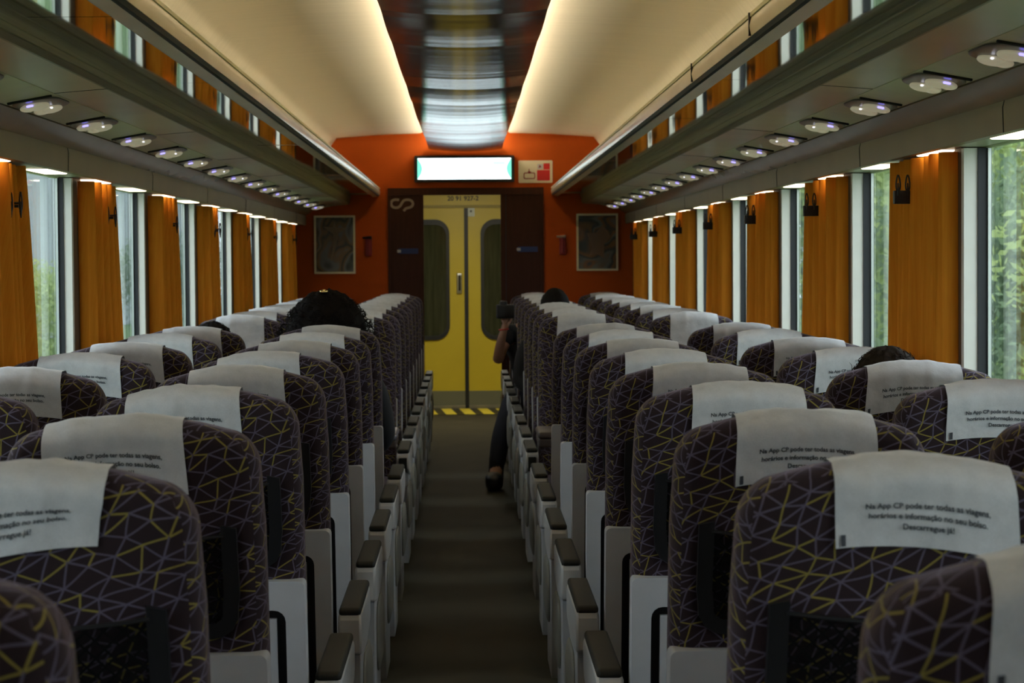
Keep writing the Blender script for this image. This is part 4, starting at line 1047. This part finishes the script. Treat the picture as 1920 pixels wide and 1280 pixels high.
# passenger in the left window seat beside them
e, hc = seated('person', -0.955, FWD[8], 1, 1.195, 'person with short dark hair, only crown visible above left window seat', M['greycloth'], M['hair'])
blob('hair', (hc[0], hc[1] - 0.01, hc[2] + 0.008), (0.088, 0.102, 0.112), M['hair'], e, 9, 0.008, 10, 20)
curls((hc[0], hc[1] - 0.01, hc[2] + 0.008), (0.088, 0.102, 0.112), M['hair'], e, 160, 8, 0.022, 0.0013, 0.004, 0.0)
# passenger by the right window
e, hc = seated('person', 0.985, FWD[4], 1, 1.212, 'person with short brown hair, crown showing above right window seat', M['greycloth'], M['hairbrown'])
blob('hair', (hc[0], hc[1] - 0.01, hc[2] + 0.006), (0.088, 0.102, 0.112), M['hairbrown'], e, 4, 0.006, 9, 20)
curls((hc[0], hc[1] - 0.01, hc[2] + 0.006), (0.088, 0.102, 0.112), M['hairbrown'], e, 200, 18, 0.03, 0.001, 0.002, 0.1)
# passenger facing the camera further down on the right
e, hc = seated('person', 0.515, REV[4], -1, 1.258, 'person with black hair, top of head showing over right aisle seats', M['blackcloth'], M['hair'])
blob('hair', (hc[0], hc[1] + 0.012, hc[2] + 0.012), (0.086, 0.096, 0.108), M['hair'], e, 14, 0.005, 9, 20)

# passenger leaning into the aisle, holding a camera up
y6 = REV[6]
e = tag(empty('person', (0.40, y6, 0)), 'person in black leaning into the aisle, holding up a black camera', 'person', 'seated passengers')
X = lambda v: v - 0.40
nodes = [(X(.44), -.40, .56, (.13, .11)), (X(.41), -.38, .70, (.12, .10)), (X(.385), -.36, .84, (.125, .095)), (X(.385), -.34, .97, (.085, .07)), (X(.395), -.34, 1.01, .048), (X(.405), -.36, 1.045, (.06, .068)),
         (X(.415), -.39, 1.06, (.072, .084)), (X(.415), -.39, 1.095, (.058, .066)),
         (X(.275), -.36, .955, .052), (X(.225), -.45, .86, .040), (X(.197), -.50, .775, .036), (X(.212), -.55, .87, .034), (X(.232), -.60, .965, .024), (X(.240), -.61, 1.005, (.026, .020)), (X(.246), -.61, 1.035, (.028, .014)),
         (X(.53), -.36, .95, .052), (X(.55), -.46, .82, .040), (X(.42), -.60, .92, .030), (X(.35), -.62, .99, .024), (X(.325), -.62, 1.03, .022),
         (X(.40), -.52, .55, .085), (X(.30), -.74, .55, .066), (X(.27), -.80, .50, .060), (X(.205), -.87, .30, .055), (X(.178), -.93, .11, .046), (X(.168), -1.03, .05, .034),
         (X(.50), -.52, .55, .085), (X(.52), -.76, .54, .064), (X(.52), -.80, .48, .056), (X(.52), -.80, .28, .048), (X(.52), -.79, .09, .036), (X(.52), -.89, .045, .032)]
ed = chain([0, 1, 2, 3, 4, 5, 6, 7]) + [(3, 8)] + chain([8, 9, 10, 11, 12, 13, 14]) + [(3, 15)] + chain([15, 16, 17, 18, 19]) + [(0, 20)] + chain([20, 21, 22, 23, 24, 25]) + [(0, 26)] + chain([26, 27, 28, 29, 30, 31])
# five separate fingers curling round the camera body
hx, hy, hz_ = X(.246), -.61, 1.035
for k, (dx, L) in enumerate(((-.020, .030), (-.007, .034), (.006, .032), (.018, .026))):
    b = len(nodes); nodes += [(hx + dx, hy - .004, hz_ + .012, .0075), (hx + dx * 1.1, hy - .014, hz_ + .012 + L * .5, .0068), (hx + dx * 1.1, hy - .004, hz_ + .012 + L, .006)]
    ed += [(14, b), (b, b + 1), (b + 1, b + 2)]
b = len(nodes); nodes += [(hx + .030, hy + .012, hz_ - .004, .0085), (hx + .040, hy + .022, hz_ + .020, .0075)]; ed += [(13, b), (b, b + 1)]
skin_obj('body', nodes, ed, M['skin'], e)
sel = [0, 1, 2, 3, 8, 9, 15, 16]
sn = [(nodes[i][0], nodes[i][1], nodes[i][2] - (0.0 if i not in (9, 16) else -0.03), tuple(q * 1.14 for q in nodes[i][3]) if isinstance(nodes[i][3], tuple) else nodes[i][3] * 1.3) for i in sel]
skin_obj('shirt', sn, [(0, 1), (1, 2), (2, 3), (3, 4), (4, 5), (3, 6), (6, 7)], M['blackcloth'], e)
sel = [0, 20, 21, 22, 23, 24, 26, 27, 28, 29, 30]
sn = [(nodes[i][0], nodes[i][1], nodes[i][2], (nodes[i][3] if isinstance(nodes[i][3], float) else nodes[i][3][0]) * 1.15) for i in sel]
skin_obj('trousers', sn, chain([0, 1, 2, 3, 4, 5]) + [(0, 6)] + chain([6, 7, 8, 9, 10]), M['darkcloth'], e)
MB().rbox((X(.165), -1.01, .056), (.056, .145, .055), (.045, .07, .045), 5).build('shoe', M['black'], e)
MB().rbox((X(.52), -.87, .048), (.050, .135, .047), (.042, .06, .035), 5).build('shoe', M['black'], e)
MB().tube([(X(.184), -.905, .19), (X(.178), -.93, .11), (X(.174), -.955, .05)], [.049, .047, .05], 14).build('sock', M['blackcloth'], e)
MB().tube([(X(.236) + .029 * math.cos(a), -.605 + .027 * math.sin(a), .985 + .003 * math.cos(a)) for a in [2 * math.pi * k / 20 for k in range(21)]], 0.0045, 6, False).build('wristband', M['band'], e)
blob('hair', (X(.42), -.38, 1.068), (0.080, 0.090, 0.092), M['hair'], e, 21, 0.006, 9, 20)
ce = tag(empty('camera_in_hand', (0.235, y6 - .635, 1.10)), 'black camera held up in the aisle by the leaning person', 'camera')
MB().rbox((0.012, 0, 0), (0.058, 0.022, 0.045), 0.010, 5).build('camera_body', M['black'], ce)
MB().tube([(-0.012, -0.015, 0.0), (-0.012, -0.075, 0.0)], [0.030, 0.033], 16).build('camera_lens', M['black'], ce)
MB().rbox((0.0, 0, 0.050), (0.024, 0.018, 0.018), 0.008, 3).build('viewfinder', M['black'], ce)

# ------------------------------------------------------------------ outside
g = MB().box(-90, -3.0, -30, 160, -1.35, -1.25).box(3.0, 90, -30, 160, -1.35, -1.25).box(-3.0, 3.0, -30, 160, -1.45, -1.35)
struct(g.build('ground', M['grass'], smooth=False))
def leaf_crown(seed, h, n, lm):
    rnd = random.Random(seed); m = MB(); cl = []
    for _ in range(16):
        a = rnd.uniform(0, 6.28); rr = rnd.uniform(0.2, 1.0); cl.append((Vector((math.cos(a) * rr * h[0] * .7, math.sin(a) * rr * h[1] * .7, rnd.uniform(-.7, .8) * h[2])), rnd.uniform(.35, .6)))
    for i in range(n):
        c, s = rnd.choice(cl); d = Vector((rnd.gauss(0, 1), rnd.gauss(0, 1), rnd.gauss(0, 1))).normalized() * (rnd.random() ** .4)
        p = c + Vector((d.x * h[0] * s, d.y * h[1] * s, d.z * h[2] * s * .8)); q = rnd.uniform(.03, .06)
        u = Vector((rnd.uniform(-1, 1), rnd.uniform(-1, 1), rnd.uniform(-1, 1))).normalized(); w = u.orthogonal().normalized()
        m.add([p - u * q * 1.4, p + w * q * .6, p + u * q * 1.4, p - w * q * .6], [(0, 1, 2, 3)])
    me = m.mesh('foliage', False); me.materials.append(lm); return me
crowns = [leaf_crown(1, (2.1, 2.4, 2.0), 13000, M['leaf1']), leaf_crown(2, (2.4, 2.2, 2.4), 13000, M['leaf2'])]
trunk = MB().tube([(0, 0, 0), (.06, .02, 1.0), (-.03, .05, 2.0), (.04, 0, 3.0)], [.16, .13, .11, .06], 8).mesh('trunk'); trunk.materials.append(M['bark'])
rnd = random.Random(11); cnt = {-1: 0, 1: 0}
for sx, yy, xx, sc_, kd, zz in [(1, 12, 5.4, .8, 0, 1), (1, 17, 5.8, .85, 0, 1), (1, 22, 5.6, .8, 1, 1), (1, 27, 6.4, 1.0, 0, 1), (1, 33, 6.8, 1.1, 0, 1), (1, 40, 8, 1.2, 1, 1), (1, 48, 9, 1.2, 0, 1), (1, 58, 10, 1.5, 0, 1), (1, 70, 12, 1.6, 1, 1), (1, 84, 14, 1.7, 0, 1),
                        (-1, 25, 6.6, .5, 0, 1), (-1, 40, 7.4, .55, 0, 1), (-1, 60, 7.4, .7, 1, 1)]:
    cnt[sx] += 1
    e = tag(empty('tree', (sx * xx, yy, -1.25), rnd.uniform(0, 6)), '%s tree outside the %s windows, %s along the train' % (('bright green', 'dark green')[kd], 'right' if sx > 0 else 'left', ORD[cnt[sx] - 1]), 'tree', 'trees outside the %s windows' % ('right' if sx > 0 else 'left'))
    part('trunk', trunk, e); fo = part('foliage', crowns[kd], e, (0, 0, 3.0)); e.scale = (sc_,) * 3
for sx, y0, y1, x0, h, mt, lab in ((1, 26, 40, 16, 5.5, 'farbrick', 'terracotta building behind the trees outside the right windows'), (1, 44, 70, 18, 8, 'farwall', 'pale blue grey building behind the trees on the right'), (-1, 20, 130, 15, 8, 'farwall', 'pale long building added to grey the view through the left windows')):  # left building is added so those windows look grey rather than white
    e = tag(empty('trackside_building', (sx * x0, (y0 + y1) / 2, -1.25)), lab, 'building')
    L = (y1 - y0) / 2
    MB().box(*sorted((0, sx * 6)), -L, L, 0, h).build('wall', M[mt], e, smooth=False)
    MB().box(*sorted((-sx * .3, sx * 6.3)), -L - .3, L + .3, h, h + .25).build('roof', M['farpane'], e, smooth=False)
    for q in range(min(int(L * 2 / 3), 12)):
        MB().box(*sorted((-sx * .03, sx * .03)), -L + 1 + q * 3, -L + 2.2 + q * 3, 2.0, 3.6).build('window', M['farpane'], e, smooth=False)
